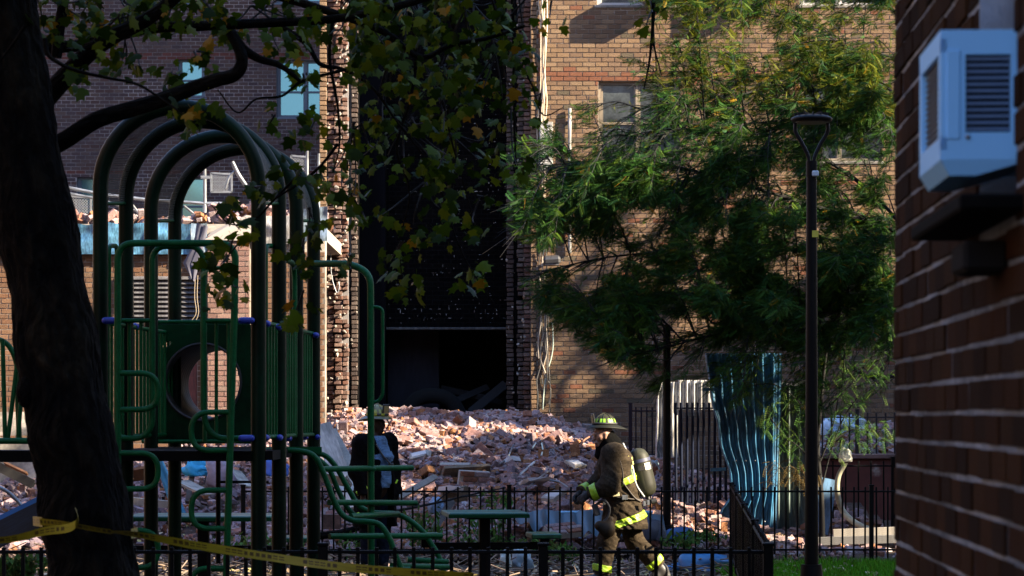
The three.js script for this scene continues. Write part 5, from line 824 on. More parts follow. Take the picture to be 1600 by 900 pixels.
function helmet(parent, c, f, shellM, trimM, name = 'helmet') {      // traditional leather style fire helmet: ribbed crown, long rear brim, front shield
  const h = new THREE.Group(); h.name = name; h.position.copy(c); h.rotation.y = -Math.atan2(f.z, f.x); parent.add(h);     // local +x is forward
  const dome = new THREE.SphereGeometry(1, 32, 14, 0, Math.PI * 2, 0, Math.PI / 2).scale(0.138, 0.135, 0.112); part(h, 'crown', dome, shellM);
  const pos = [], idx = [], n = 40, rings = [[1, 0.012], [1.22, -0.004], [1.45, -0.026], [1.5, -0.034], [1.45, -0.036], [1, 0.0]];
  for (const [k, y] of rings) for (let i = 0; i <= n; i++) { const a = i / n * Math.PI * 2, ca = Math.cos(a), sa = Math.sin(a), e = k - 1, back = ca < 0 ? 1 + 0.85 * ca * ca : 0.75; pos.push(ca * (0.137 + e * 0.16 * back), y - (ca < 0 ? 0.02 * e * 2 * ca * ca : 0) + 0.012 * Math.abs(sa) * e, sa * (0.111 + e * 0.085)); }
  for (let r = 0; r < rings.length - 1; r++) for (let i = 0; i < n; i++) { const a = r * (n + 1) + i, b = a + n + 1; idx.push(a, b, a + 1, a + 1, b, b + 1); }
  const g = new THREE.BufferGeometry(); g.setAttribute('position', new THREE.Float32BufferAttribute(pos, 3)); g.setIndex(idx); g.computeVertexNormals(); part(h, 'brim', g, shellM);
  for (let k = 0; k < 8; k++) { const a = k / 8 * Math.PI * 2 + Math.PI / 8, pts = []; for (let i = 0; i <= 10; i++) { const t = i / 10 * Math.PI / 2; pts.push(V(Math.cos(a) * Math.cos(t) * 0.140, Math.sin(t) * 0.137, Math.sin(a) * Math.cos(t) * 0.114)); } part(h, 'rib', sweep(pts, 0.0048, 6), shellM); }
  part(h, 'crest', chamferBox(0.05, 0.02, 0.016, 0.004), shellM, { pos: V(0.01, 0.139, 0) });
  part(h, 'hat_band', new THREE.TorusGeometry(1, 0.075, 6, 40).rotateX(Math.PI / 2).scale(0.141, 0.16, 0.115), M.blackRubber, { pos: V(0, 0.022, 0) });
  for (const a of [-1.9, -1.15, -0.4, 0.4, 1.15, 1.9, 2.7, -2.7]) part(h, 'reflector', new THREE.SphereGeometry(1, 6, 5, Math.PI - a - 0.26, 0.52, 0.98, 0.34).scale(0.1405, 0.1375, 0.1145), trimM);
  for (const a of [0.35, 1.0, 1.75]) part(h, 'band_reflector', new THREE.CylinderGeometry(1, 1, 0.022, 6, 1, true, Math.PI / 2 - a - 0.15, 0.3).scale(0.153, 1, 0.127), trimM, { pos: V(0, 0.022, 0) });
  part(h, 'front_shield', chamferBox(0.012, 0.125, 0.10, 0.005), mat([0.02, 0.02, 0.02], 0.5), { pos: V(0.142, 0.075, 0), rot: [0, 0, -0.14] }); part(h, 'shield_plate', chamferBox(0.006, 0.09, 0.07, 0.002), mat([0.20, 0.14, 0.05], 0.5), { pos: V(0.150, 0.07, 0), rot: [0, 0, -0.14] });
  return h;
}
{
  // the firefighter striding left
  const o = thing('person', 'firefighter in dark turnout gear with air tank and lime stripes, striding left', 'person', V((962 - 800) / 153, 0, -F / 153));
  const lean = V(-0.12, 1, 0).normalize(), face = V(-0.96, -0.2, 0.18).normalize();
  const sh = [V(-0.055, 1.365, 0.19), V(-0.02, 1.37, -0.19)], el = [V(-0.10, 1.04, 0.25), V(-0.12, 1.06, -0.24)], wr = [V(-0.30, 0.965, 0.20), V(-0.34, 0.96, -0.13)], hip = [V(0.05, 0.88, 0.09), V(0.07, 0.88, -0.09)], kn = [V(-0.10, 0.49, 0.11), V(0.21, 0.47, -0.08)], an = [V(-0.175, 0.10, 0.11), V(0.49, 0.17, -0.10)], to = [V(-0.33, 0.045, 0.12), V(0.37, 0.05, -0.09)];
  const neck = V(-0.06, 1.46, 0), head = V(-0.135, 1.555, 0.01), chest = V(0.01, 1.24, 0), pel = V(0.055, 0.92, 0);
  const bodyB = [[pel, 0.135, chest, 0.15, 1, 1.15], [chest, 0.15, V(-0.02, 1.36, 0), 0.12, 1, 1.3], [V(-0.03, 1.4, 0), 0.07, neck, 0.062], [sh[0], 0.06, sh[1], 0.06]];
  for (const i of [0, 1]) bodyB.push([sh[i], 0.06, el[i], 0.045], [el[i], 0.045, wr[i], 0.03], [hip[i], 0.085, kn[i], 0.06], [kn[i], 0.058, an[i], 0.042], [an[i], 0.045, to[i], 0.035]);
  const bf = field(bodyB, 0.04), hf = headField(head, face, lean); 
  part(o, 'body', march((x, y, z) => Math.min(bf(x, y, z), hf(x, y, z)), V(-0.55, -0.05, -0.45), V(0.65, 1.75, 0.45), 110), C.skin);
  part(o, 'face', march(hf, V(-0.34, 1.36, -0.16), V(0.06, 1.72, 0.18), 80), C.skin);
  const l = lean.clone().cross(face).normalize(); for (const d of [-1, 1]) part(o, 'eye', new THREE.SphereGeometry(0.011, 10, 8), mat([0.05, 0.04, 0.03], 0.2), { pos: head.clone().addScaledVector(face, 0.082).addScaledVector(lean, 0.012).addScaledVector(l, d * 0.032) });
  // hood and raised collar
  const hood = field([[V(-0.09, 1.535, 0), 0.092, V(-0.05, 1.44, 0), 0.105], [V(-0.05, 1.44, 0), 0.115, V(-0.02, 1.37, 0), 0.135, 1, 1.2], [V(-0.15, 1.435, 0), 0.05, V(-0.15, 1.36, 0), 0.07]], 0.04);
  part(o, 'hood', march((x, y, z) => Math.max(hood(x, y, z) + folds(x, y, z, 0.008), 0.7 * (-(x + 0.165) - 0.25 * (1.5 - y)) + (y > 1.47 ? 0.0 : -0.05)), V(-0.34, 1.22, -0.24), V(0.16, 1.68, 0.24), 72), C.hood);
  // coat
  const coatB = [[V(0.0, 1.26, 0), 0.175, V(0.045, 1.0, 0), 0.165, 1, 1.2], [V(0.045, 1.0, 0), 0.165, V(0.10, 0.62, 0), 0.225, 1, 1.05], [V(-0.01, 1.3, 0), 0.155, V(-0.03, 1.38, 0), 0.11, 1, 1.4], [sh[0], 0.092, sh[1], 0.092]], sleeveB = [];
  for (const i of [0, 1]) sleeveB.push([sh[i], 0.098, el[i], 0.082], [el[i], 0.085, wr[i], 0.062]);
  const cf0 = field([...coatB, ...sleeveB], 0.06), cf = (x, y, z) => cf0(x, y, z) - 0.012 + folds(x, y, z, 0.016) * (0.5 + 0.8 * clamp((1.35 - y) * 2, 0, 1));
  const hem = (x, y) => 0.60 + 0.06 * (x - 0.1) - 0.10 * clamp(x - 0.15, 0, 1) - y, wrist = (x, y, z, i) => { const d = wr[i].clone().sub(el[i]).normalize(); return (x - wr[i].x) * d.x + (y - wr[i].y) * d.y + (z - wr[i].z) * d.z - 0.005; };
  const coat = (x, y, z) => { let v = Math.max(cf(x, y, z), hem(x, y)); for (const i of [0, 1]) { if ((x - wr[i].x) ** 2 + (y - wr[i].y) ** 2 + (z - wr[i].z) ** 2 < 0.03) v = Math.max(v, wrist(x, y, z, i)); } return v; };
  part(o, 'coat', march(coat, V(-0.48, 0.46, -0.42), V(0.46, 1.52, 0.42), 118), C.coat);
  const slope = (k, d0, w, f, off) => band(f, off, V(-k, 1, 0).normalize(), d0 / Math.hypot(1, k), w);
  const torso = field(coatB, 0.06), tf = (x, y, z) => torso(x, y, z) - 0.012 + folds(x, y, z, 0.016) * (0.5 + 0.8 * clamp((1.35 - y) * 2, 0, 1));
  for (const [k, d0, nm] of [[0.42, 1.055, 'chest'], [0.34, 0.655, 'hem']]) { part(o, 'reflective_stripe', march(slope(k, d0, 0.036, tf, 0.007), V(-0.30, d0 - 0.22, -0.36), V(0.42, d0 + 0.24, 0.36), 96), C.lime); part(o, 'silver_tape', march(slope(k, d0, 0.010, tf, 0.0105), V(-0.30, d0 - 0.22, -0.36), V(0.42, d0 + 0.24, 0.36), 96), mat([0.22, 0.30, 0.03], 0.4)); }
  const sf0 = field(sleeveB, 0.06), sf = (x, y, z) => sf0(x, y, z) - 0.012 + folds(x, y, z, 0.012);
  for (const i of [0, 1]) { const d = wr[i].clone().sub(el[i]).normalize(), c = wr[i].clone().addScaledVector(d, -0.055); part(o, 'cuff_stripe', march((x, y, z) => Math.max(sf(x, y, z) - 0.007, Math.abs((x - c.x) * d.x + (y - c.y) * d.y + (z - c.z) * d.z) - 0.034, Math.hypot(x - c.x, y - c.y, z - c.z) - 0.14), c.clone().addScalar(-0.15), c.clone().addScalar(0.15), 56), C.lime); }
  // trousers, cuff stripes, boots
  const trB = [[V(0.06, 0.92, 0), 0.16, V(0.06, 0.84, 0), 0.165, 1, 1.1]]; for (const i of [0, 1]) trB.push([hip[i], 0.118, kn[i], 0.098], [kn[i], 0.10, an[i].clone().lerp(kn[i], 0.12), 0.094]);
  const tr0 = field(trB, 0.05), tr = (x, y, z) => tr0(x, y, z) + folds(x, y, z, 0.014); const cuts = [0, 1].map(i => { const d = an[i].clone().sub(kn[i]).normalize(), c = an[i].clone().lerp(kn[i], 0.12); return (x, y, z) => (x - c.x) * d.x + (y - c.y) * d.y + (z - c.z) * d.z; });
  part(o, 'trousers', march((x, y, z) => Math.max(tr(x, y, z), Math.min(Math.max(cuts[0](x, y, z), -1), 9) * (x < 0.1 && y < 0.3 ? 1 : 0) - (x < 0.1 && y < 0.3 ? 0 : 1), cuts[1](x, y, z) * (x > 0.2 && y < 0.4 ? 1 : 0) - (x > 0.2 && y < 0.4 ? 0 : 1)), V(-0.36, 0.02, -0.34), V(0.68, 1.02, 0.36), 112), C.coat);
  for (const i of [0, 1]) { const d = an[i].clone().sub(kn[i]).normalize(), c = an[i].clone().lerp(kn[i], 0.27); part(o, 'leg_stripe', march((x, y, z) => Math.max(tr(x, y, z) - 0.008, Math.abs((x - c.x) * d.x + (y - c.y) * d.y + (z - c.z) * d.z) - 0.034, Math.hypot(x - c.x, y - c.y, z - c.z) - 0.19), c.clone().addScalar(-0.2), c.clone().addScalar(0.2), 60), C.lime);
    const bt = field([[an[i].clone().lerp(kn[i], 0.25), 0.068, an[i], 0.06], [an[i], 0.062, to[i].clone().lerp(an[i], 0.5), 0.055], [to[i].clone().lerp(an[i], 0.5), 0.055, to[i], 0.046, 1, 1.1], [an[i].clone().add(V(i ? 0.05 : 0.03, i ? -0.06 : -0.05, 0)), 0.045, an[i], 0.05]], 0.035); part(o, 'boot', march((x, y, z) => Math.max(bt(x, y, z), 0.004 - y), V(Math.min(an[i].x, to[i].x) - 0.12, -0.02, an[i].z - 0.14), V(Math.max(an[i].x, to[i].x) + 0.16, 0.36, an[i].z + 0.14), 64), C.boot); }
  for (const i of [0, 1]) { const d = wr[i].clone().sub(el[i]).normalize(), hb = hand(wr[i].clone().addScaledVector(d, -0.01), d.clone().add(V(0, -0.25, 0)), V(0.1, -0.6, i ? 0.8 : -0.8), 0.6, i ? -1 : 1), hfld = field(hb, 0.012), c = wr[i].clone().addScaledVector(d, 0.075); part(o, 'glove', march((x, y, z) => hfld(x, y, z) - 0.002, c.clone().addScalar(-0.15), c.clone().addScalar(0.15), 96), C.glove); }
  helmet(o, V(-0.115, 1.655, 0.01), V(-0.98, 0, 0.15), phys([0.034, 0.034, 0.014], 0.6, { map: T.blotch, specularIntensity: 0.4 }), mat([0.16, 0.36, 0.012], 0.4)).scale.setScalar(0.88);
  // shoulder patch and back lettering marks
  part(o, 'sleeve_patch', chamferBox(0.09, 0.075, 0.008, 0.003), mat([0.10, 0.13, 0.13], 0.8), { pos: V(-0.075, 1.30, 0.288), rot: [-0.1, -0.15, 0.1] });
  for (const [u, v, w] of [[0.105, 1.30, 0.10], [0.145, 1.275, 0.13]]) for (let k = 0; k < 3; k++) part(o, 'coat_mark', box(0.013, w * 0.26, 0.006), mat([0.50, 0.45, 0.12], 0.6), { pos: V(u + (k % 2) * 0.012, v + (k - 1) * w * 0.32, 0.175 - (u - 0.1) * 0.8), rot: [0, 0.5, 0.25 * (k % 2)] });
  // breathing apparatus
  const pk = new THREE.Group(); pk.name = 'air_pack'; pk.position.set(0.272, 1.17, 0.0); pk.rotation.set(0, -0.12, 0.24); o.add(pk);
  const tankM = phys([0.045, 0.045, 0.026], 0.55, { map: T.blotch, specularIntensity: 0.4 });
  const tk = part(pk, 'air_tank', new THREE.LatheGeometry([[0, -0.25], [0.05, -0.245], [0.085, -0.225], [0.106, -0.18], [0.112, -0.12], [0.112, 0.12], [0.104, 0.18], [0.08, 0.225], [0.045, 0.25], [0, 0.258]].map(p => new THREE.Vector2(...p)), 32), tankM);
  part(tk, 'tank_band', cyl(0.1155, 0.1155, 0.035, 32), mat([0.03, 0.035, 0.07], 0.5), { pos: V(0, 0.125, 0) }); part(tk, 'tank_band', cyl(0.1165, 0.1165, 0.05, 32), C.glove, { pos: V(0, 0.05, 0) });
  const cv = document.createElement('canvas'); cv.width = cv.height = 64; const cx = cv.getContext('2d'); cx.fillStyle = '#c9c4b4'; cx.fillRect(0, 0, 64, 64); cx.fillStyle = '#222'; cx.font = 'bold 54px sans-serif'; cx.textAlign = 'center'; cx.fillText('5', 32, 52); const ct = new THREE.CanvasTexture(cv); ct.colorSpace = THREE.SRGBColorSPACE || THREE.SRGBColorSpace;
  part(tk, 'tank_label', new THREE.CylinderGeometry(0.1185, 0.1185, 0.07, 10, 1, true, 0.35, 0.6), mat([0.8, 0.8, 0.8], 0.6, { map: ct }), { pos: V(0, 0.055, 0) });
  part(pk, 'valve', mergeGeometries([cyl(0.02, 0.02, 0.09, 10).translate(0, -0.28, 0), box(0.09, 0.04, 0.05, -0.02, -0.30, 0), cyl(0.028, 0.028, 0.05, 10).rotateZ(1.57).translate(0.05, -0.31, 0.02)]), M.blackRubber);
  part(pk, 'back_frame', mergeGeometries([box(0.035, 0.56, 0.09, -0.125, -0.01, 0.08), box(0.035, 0.56, 0.09, -0.125, -0.01, -0.08), box(0.04, 0.1, 0.26, -0.125, -0.27, 0), box(0.04, 0.08, 0.24, -0.125, 0.2, 0)]), M.blackRubber);
  part(pk, 'gauge_line', sweep(smooth([V(-0.12, 0.34, 0.10), V(-0.10, 0.22, 0.135), V(-0.085, 0.08, 0.14), V(-0.09, -0.1, 0.14), V(-0.04, -0.24, 0.10)], 24), 0.010, 7), mat([0.30, 0.31, 0.30], 0.4)); part(pk, 'regulator', chamferBox(0.05, 0.14, 0.05, 0.01), mat([0.06, 0.09, 0.04], 0.5), { pos: V(-0.12, 0.0, 0.15) });
  // straps, buckle, belt, radio, mask hanging in front
  const on = (pts, off = 0.010) => pts.map(([x, y]) => { let z = 0.36; for (let k = 0; k < 60 && tf(x, y, z) > off; k++) z -= 0.006; return V(x, y, z); });
  for (const [pts, w] of [[[[-0.06, 1.40], [0.0, 1.30], [0.035, 1.18], [0.04, 1.06]], 0.022], [[[0.03, 1.09], [0.10, 1.0], [0.17, 0.92], [0.235, 0.885]], 0.024], [[[-0.10, 0.94], [0.0, 0.925], [0.12, 0.91], [0.24, 0.90]], 0.022]]) part(o, 'strap', sweep(smooth(on(pts), 20), w, 8, 0.35), mat([0.05, 0.042, 0.035], 0.8));
  part(o, 'buckle', chamferBox(0.06, 0.05, 0.02, 0.004), M.galv, { pos: on([[0.06, 0.925]], 0.018)[0] }); part(o, 'tag', chamferBox(0.07, 0.13, 0.012, 0.004), mat([0.50, 0.46, 0.26], 0.6), { pos: on([[-0.035, 1.0]], 0.02)[0], rot: [0, 0, 0.1] });
  part(o, 'radio', chamferBox(0.06, 0.12, 0.05, 0.008), M.blackRubber, { pos: V(-0.23, 0.80, 0.2), rot: [0, 0, 0.3] }); part(o, 'radio_cable', sweep(smooth([V(-0.22, 0.86, 0.22), V(-0.16, 0.90, 0.26), V(-0.10, 0.82, 0.26), V(-0.12, 0.72, 0.25), V(-0.16, 0.68, 0.24)], 20), 0.014, 7), M.blackRubber);
  part(o, 'mask', march(field([[V(-0.2, 0.64, 0.24), 0.05, V(-0.12, 0.60, 0.24), 0.075, 1, 0.8], [V(-0.12, 0.60, 0.24), 0.07, V(-0.09, 0.70, 0.24), 0.04, 1, 0.7]], 0.03), V(-0.32, 0.46, 0.12), V(0.02, 0.8, 0.36), 56), phys([0.045, 0.03, 0.016], 0.6, { map: T.blotch, specularIntensity: 0.3 }));
  for (const [x, y] of [[-0.15, 0.875], [0.30, 0.87], [0.26, 0.86]]) part(o, 'clip', chamferBox(0.025, 0.05, 0.02, 0.004), M.galv, { pos: V(x, y, 0.22) });
  o.rotation.y = 0.10;
}
{
  // the chief behind the climber, facing right
  const o = thing('person', 'person in open dark long coat, blue shirt and fire helmet standing behind the climber', 'person', V((586 - 800) / 140, 0, -F / 140));
  const face = V(0.72, -0.06, 0.66).normalize(), up = V(0, 1, 0), side = V(0.68, 0, -0.72);
  const sd = k => V(side.x * k, 0, side.z * k), sh = [sd(0.20).setY(1.45), sd(-0.20).setY(1.44)], el = [sd(0.27).setY(1.14), sd(-0.28).setY(1.13)], wr = [sd(0.25).setY(0.88).add(V(0.06, 0, 0.05)), sd(-0.26).setY(0.87).add(V(0.06, 0, 0.06))], hip = [sd(0.09).setY(0.92), sd(-0.09).setY(0.92)], kn = [sd(0.10).setY(0.5), sd(-0.10).setY(0.5)], an = [sd(0.10).setY(0.09), sd(-0.11).setY(0.09)];
  const head = V(0.02, 1.655, 0.01), bodyB = [[V(0, 0.95, 0), 0.14, V(0, 1.3, 0), 0.155], [V(0, 1.3, 0), 0.15, V(-0.01, 1.44, 0), 0.11], [V(0, 1.46, 0), 0.07, V(0, 1.56, 0), 0.062], [sh[0], 0.065, sh[1], 0.065]];
  for (const i of [0, 1]) bodyB.push([sh[i], 0.062, el[i], 0.048], [el[i], 0.046, wr[i], 0.032], [hip[i], 0.09, kn[i], 0.062], [kn[i], 0.06, an[i], 0.045], [an[i], 0.05, an[i].clone().add(V(0.14, -0.05, 0.12)), 0.035]);
  const bf = field(bodyB, 0.05), hf = headField(head, face, up);
  part(o, 'body', march((x, y, z) => Math.min(bf(x, y, z), hf(x, y, z)), V(-0.45, -0.05, -0.45), V(0.45, 1.85, 0.45), 104), C.skinDark);
  for (const i of [0, 1]) { const hfld = field(hand(wr[i], V(0.05, -1, 0.05), sd(i ? 1 : -1), 0.35, i ? 1 : -1), 0.012), c = wr[i].clone().add(V(0, -0.08, 0)); part(o, 'hand', march(hfld, c.clone().addScalar(-0.14), c.clone().addScalar(0.14), 84), C.skinDark); }
  const shirt = field([[V(0, 1.0, 0), 0.165, V(0, 1.3, 0), 0.172, 1.05, 1.05], [V(0, 1.3, 0), 0.165, V(0, 1.44, 0), 0.12, 1.2, 1.2], [V(0.03, 1.06, 0.03), 0.165, V(0.03, 1.12, 0.03), 0.16], [V(0, 1.46, 0), 0.082, V(0, 1.515, 0), 0.075]], 0.05);
  part(o, 'shirt', march((x, y, z) => Math.max(shirt(x, y, z) + folds(x, y, z, 0.011), 0.95 - y, y - 1.53), V(-0.34, 0.9, -0.34), V(0.34, 1.58, 0.34), 84), C.shirt);
  for (const d of [-1, 1]) part(o, 'collar_tip', new ConvexGeometry([V(0, 0, 0), V(0.02, -0.075, 0.02), V(0.05 * d, -0.03, -0.01 * d), V(0.045 * d, 0.015, -0.02), V(0.01, -0.03, 0.035)]), C.shirt, { pos: V(0.065, 1.515, 0.075) });
  const coatB = [[V(-0.01, 1.33, 0), 0.19, V(0, 0.95, 0), 0.215, 1.05, 1.05], [V(0, 0.95, 0), 0.215, V(0, 0.55, 0), 0.25], [sh[0], 0.105, sh[1], 0.105]]; for (const i of [0, 1]) coatB.push([sh[i], 0.105, el[i], 0.09], [el[i], 0.088, wr[i], 0.07]);
  const cf0 = field(coatB, 0.06), opening = (x, y, z) => { const a = x * face.x + z * face.z, b = x * side.x + z * side.z, w = 0.085 + 0.02 * noise3(y * 3, 1, 1) + (y < 1.0 ? 0.03 * (1.0 - y) : 0); return Math.max(w * 0 + Math.abs(b + 0.005) - w, 0.02 - a); };
  part(o, 'coat', march((x, y, z) => Math.max(cf0(x, y, z) + folds(x, y, z, 0.012), 0.52 - y, -opening(x, y, z), wr[0].y + 0.0 - y > 0 && Math.hypot(x, z) > 0.27 ? 0.02 : -1), V(-0.46, 0.42, -0.46), V(0.46, 1.62, 0.46), 112), C.coatDark);
  part(o, 'strap', sweep(smooth([V(0.02, 1.44, 0.185), V(0.08, 1.34, 0.185), V(0.15, 1.25, 0.165), V(0.20, 1.20, 0.11)], 16), 0.024, 8, 0.4), M.blackRubber); part(o, 'mic', chamferBox(0.06, 0.08, 0.035, 0.008), M.blackRubber, { pos: V(0.185, 1.19, 0.14) });
  const tr = field([0, 1].flatMap(i => [[hip[i], 0.115, kn[i], 0.095], [kn[i], 0.095, an[i].clone().setY(0.14), 0.085]]), 0.05); part(o, 'trousers', march((x, y, z) => Math.max(tr(x, y, z) + folds(x, y, z, 0.01), 0.09 - y), V(-0.34, 0.02, -0.34), V(0.34, 1.05, 0.34), 84), C.navy);
  for (const i of [0, 1]) { const bt = field([[an[i].clone().setY(0.14), 0.06, an[i].clone().setY(0.06), 0.056], [an[i].clone().setY(0.055), 0.05, an[i].clone().add(V(0.15, -0.045, 0.13)), 0.042]], 0.03); part(o, 'boot', march((x, y, z) => Math.max(bt(x, y, z), 0.004 - y), an[i].clone().add(V(-0.14, -0.11, -0.14)), an[i].clone().add(V(0.26, 0.17, 0.24)), 56), C.boot); }
  helmet(o, V(0.02, 1.745, 0.01), face, phys([0.30, 0.24, 0.02], 0.4, { map: T.blotch, clearcoat: 0.2 }), mat([0.24, 0.25, 0.02], 0.35));
  part(o, 'chin_strap', sweep(smooth([V(0.12, 1.74, 0.10), V(0.16, 1.66, 0.11), V(0.13, 1.60, 0.12)], 10), 0.008, 5), M.blackRubber);
  for (const [p, w, h, rz] of [[V(-0.13, 0.93, 0.27), 0.14, 0.05, 0.6], [V(-0.16, 0.62, 0.26), 0.05, 0.13, 0.4], [V(0.245, 1.02, 0.1), 0.02, 0.05, -0.5]]) part(o, 'reflective_patch', chamferBox(w, h, 0.02, 0.006), mat([0.30, 0.55, 0.02], 0.5), { pos: p, rot: [0, 0.2, rz] });
}
// ---------------------------------------------------------------- the plane tree at left, in front of everything
function lobedLeaf() {               // a five-pointed plane leaf, slightly cupped, about 1 across, stalk at the origin, lying along -y
  const tips = [[0, -1.0], [0.52, -0.78], [0.62, -0.28], [-0.62, -0.28], [-0.52, -0.78]];
  const o = [[0, 0], [0.2, 0.04], [0.40, -0.02], [0.62, -0.26], [0.40, -0.36], [0.38, -0.5], [0.56, -0.80], [0.30, -0.72], [0.2, -0.80], [0.0, -1.06], [-0.2, -0.80], [-0.30, -0.72], [-0.56, -0.80], [-0.38, -0.5], [-0.40, -0.36], [-0.62, -0.26], [-0.40, -0.02], [-0.2, 0.04]];
  const pos = [0, -0.42, 0.06]; for (const [x, y] of o) pos.push(x, y, -0.16 * x * x - 0.10 * (y + 0.4) * (y + 0.4)); const idx = [];
  for (let i = 0; i < o.length; i++) idx.push(0, 1 + (i + 1) % o.length, 1 + i);
  const g = new THREE.BufferGeometry(); g.setAttribute('position', new THREE.Float32BufferAttribute(pos, 3)); g.setIndex(idx); g.computeVertexNormals();
  const st = sweep([V(0, 0, 0), V(0.02, 0.25, -0.03), V(0, 0.4, -0.1)], 0.014, 3); st.deleteAttribute('uv'); return mergeGeometries([g, st]);
}
{
  const r = rng(1111), t = thing('plane_tree', 'big dark plane tree at left whose leafy boughs hang across the top', 'tree', P(150, 930, 300).setY(0)), o = t.position;
  const S = (a, s = 300) => a.map(p => P(p[0], p[1], p[2] ?? s).sub(o));
  const trunkPts = smooth(S([[150, 1180], [147, 960], [143, 900], [132, 800], [116, 700], [98, 600], [78, 480], [52, 330], [28, 180], [5, 40], [-20, -120], [-40, -300]]), 240), tr = trunkPts.map((p, i) => 0.228 * lerp(1.08, 0.72, i / 240) * (1 + 0.03 * Math.sin(i * 0.22)));
  { const g = sweep(trunkPts, tr, 90), p = g.attributes.position, n = g.attributes.normal; for (let i = 0; i < p.count; i++) { const x = p.getX(i), y = p.getY(i), z = p.getZ(i), k = 0.024 * noise3(x * 6, y * 1.6, z * 6) + 0.016 * Math.abs(noise3(x * 22, y * 3.5, z * 22)) + 0.008 * noise3(x * 40, y * 12, z * 40); p.setXYZ(i, x + n.getX(i) * k, y + n.getY(i) * k, z + n.getZ(i) * k); } g.computeVertexNormals(); part(t, 'trunk', g, M.bark); }
  part(t, 'knot', new THREE.SphereGeometry(0.07, 12, 10).scale(0.7, 1.2, 0.7), M.bark, { pos: P(40, 612, 303).sub(o) });
  const lim = (pts, r0, r1, n = 'branch', s = 290) => part(t, n, limb(S(pts, s), r0, r1, 40, 10), M.bark);
  lim([[70, 235], [103, 218], [150, 188], [200, 172], [250, 157], [290, 142], [335, 126], [368, 116], [378, 98], [372, 72], [360, 50]], 0.050, 0.030, 'bough', 292);
  lim([[362, 52], [380, 76], [405, 92], [432, 100], [452, 112], [470, 128]], 0.030, 0.010, 'branch', 291);
  lim([[40, 190], [75, 150], [110, 112], [140, 82], [180, 55], [230, 30], [280, -10], [330, -60]], 0.062, 0.03, 'bough', 285);
  lim([[88, 90], [92, 50], [98, 10], [104, -60]], 0.032, 0.03, 'branch', 280);
  lim([[30, 110], [60, 80], [130, 70], [230, 45], [330, 40], [430, 35], [520, 30], [620, 10], [720, -20]], 0.04, 0.02, 'bough', 270);
  lim([[300, -40], [420, -10], [520, 20], [600, 50], [660, 90], [705, 70], [760, 60], [820, 40]], 0.03, 0.010, 'branch', 260);
  lim([[430, 35], [480, 70], [500, 100], [535, 108], [580, 135], [620, 190], [660, 240]], 0.018, 0.005, 'branch', 262);
  lim([[520, 30], [515, 90], [528, 170], [530, 230], [520, 270]], 0.012, 0.004, 'branch', 268);
  lim([[535, 110], [470, 128], [440, 150], [400, 155], [372, 176], [340, 140]], 0.010, 0.004, 'branch', 275);
  lim([[470, 270], [430, 310], [395, 345], [360, 350], [330, 320]], 0.009, 0.003, 'branch', 260); lim([[528, 225], [500, 260], [470, 285], [430, 310]], 0.010, 0.006, 'branch', 262);
  lim([[640, 20], [650, 90], [640, 160], [620, 230], [640, 300], [625, 380], [630, 450]], 0.014, 0.003, 'branch', 255); lim([[700, 10], [720, 100], [700, 180], [720, 270], [740, 340]], 0.014, 0.003, 'branch', 250);
  lim([[800, -40], [802, 60], [803, 160], [806, 260]], 0.012, 0.005, 'branch', 250); lim([[760, -30], [790, 60], [830, 130], [850, 180], [880, 168]], 0.010, 0.003, 'branch', 250); lim([[690, 300], [720, 390], [748, 440], [770, 470]], 0.006, 0.003, 'branch', 255);
  lim([[1021, -60], [1021, 10], [1019, 55], [1014, 100], [1006, 140]], 0.018, 0.004, 'branch', 240); lim([[1019, 60], [1026, 90], [1034, 118]], 0.008, 0.003, 'branch', 240);
  lim([[40, 40], [20, 70], [0, 95]], 0.012, 0.006, 'branch', 310); lim([[70, 60], [75, 85], [95, 100], [125, 112], [170, 122], [215, 132], [260, 160], [285, 178]], 0.012, 0.005, 'branch', 320);
  const clusters = [[60, 10, 90, 45, 66, 280], [200, 60, 60, 55, 60, 272], [165, 18, 90, 42, 80, 270], [300, 20, 100, 40, 80, 265], [140, 90, 40, 35, 22, 285], [410, 40, 80, 45, 70, 262], [310, 100, 30, 28, 12, 285], [300, 180, 38, 12, 13, 300], [480, 150, 26, 50, 13, 265], [495, 215, 26, 50, 14, 262], [460, 285, 44, 30, 12, 262], [400, 310, 36, 26, 10, 262], [345, 345, 34, 40, 16, 262], [375, 395, 42, 34, 20, 258], [358, 462, 26, 26, 9, 258], [480, 400, 26, 40, 12, 262], [470, 475, 16, 30, 6, 262], [488, 345, 26, 30, 8, 262], [270, 130, 26, 20, 10, 280], [425, 200, 20, 30, 5, 268],
    [560, 40, 70, 60, 100, 258], [640, 35, 80, 60, 130, 255], [725, 50, 80, 70, 130, 250], [600, 130, 80, 60, 90, 255], [690, 150, 90, 70, 115, 252], [775, 110, 50, 70, 60, 250], [630, 225, 80, 60, 64, 255], [710, 250, 60, 60, 46, 252], [560, 240, 46, 70, 38, 260], [742, 330, 36, 36, 12, 252], [655, 320, 60, 50, 20, 255], [625, 400, 32, 34, 9, 255], [690, 390, 40, 26, 8, 255], [625, 462, 36, 24, 11, 254], [745, 450, 34, 26, 9, 252], [555, 330, 30, 40, 8, 258], [545, 420, 18, 30, 4, 258], [845, 165, 34, 26, 12, 250], [812, 40, 34, 60, 26, 250], [1020, 30, 18, 40, 8, 240], [790, 210, 30, 60, 16, 250], [860, 15, 20, 20, 5, 250]];
  const leafG = lobedLeaf(), lm = c => phys(c, 0.6, { transmission: 0.45, specularIntensity: 0.15 }), tones = [[0.045, 0.080, 0.003], [0.072, 0.115, 0.004], [0.014, 0.032, 0.002], [0.11, 0.13, 0.004], [0.026, 0.055, 0.004], [0.28, 0.14, 0.006]], mats = tones.map(lm), base = lm([1, 1, 1]);
  const twM = [], leaves = [];
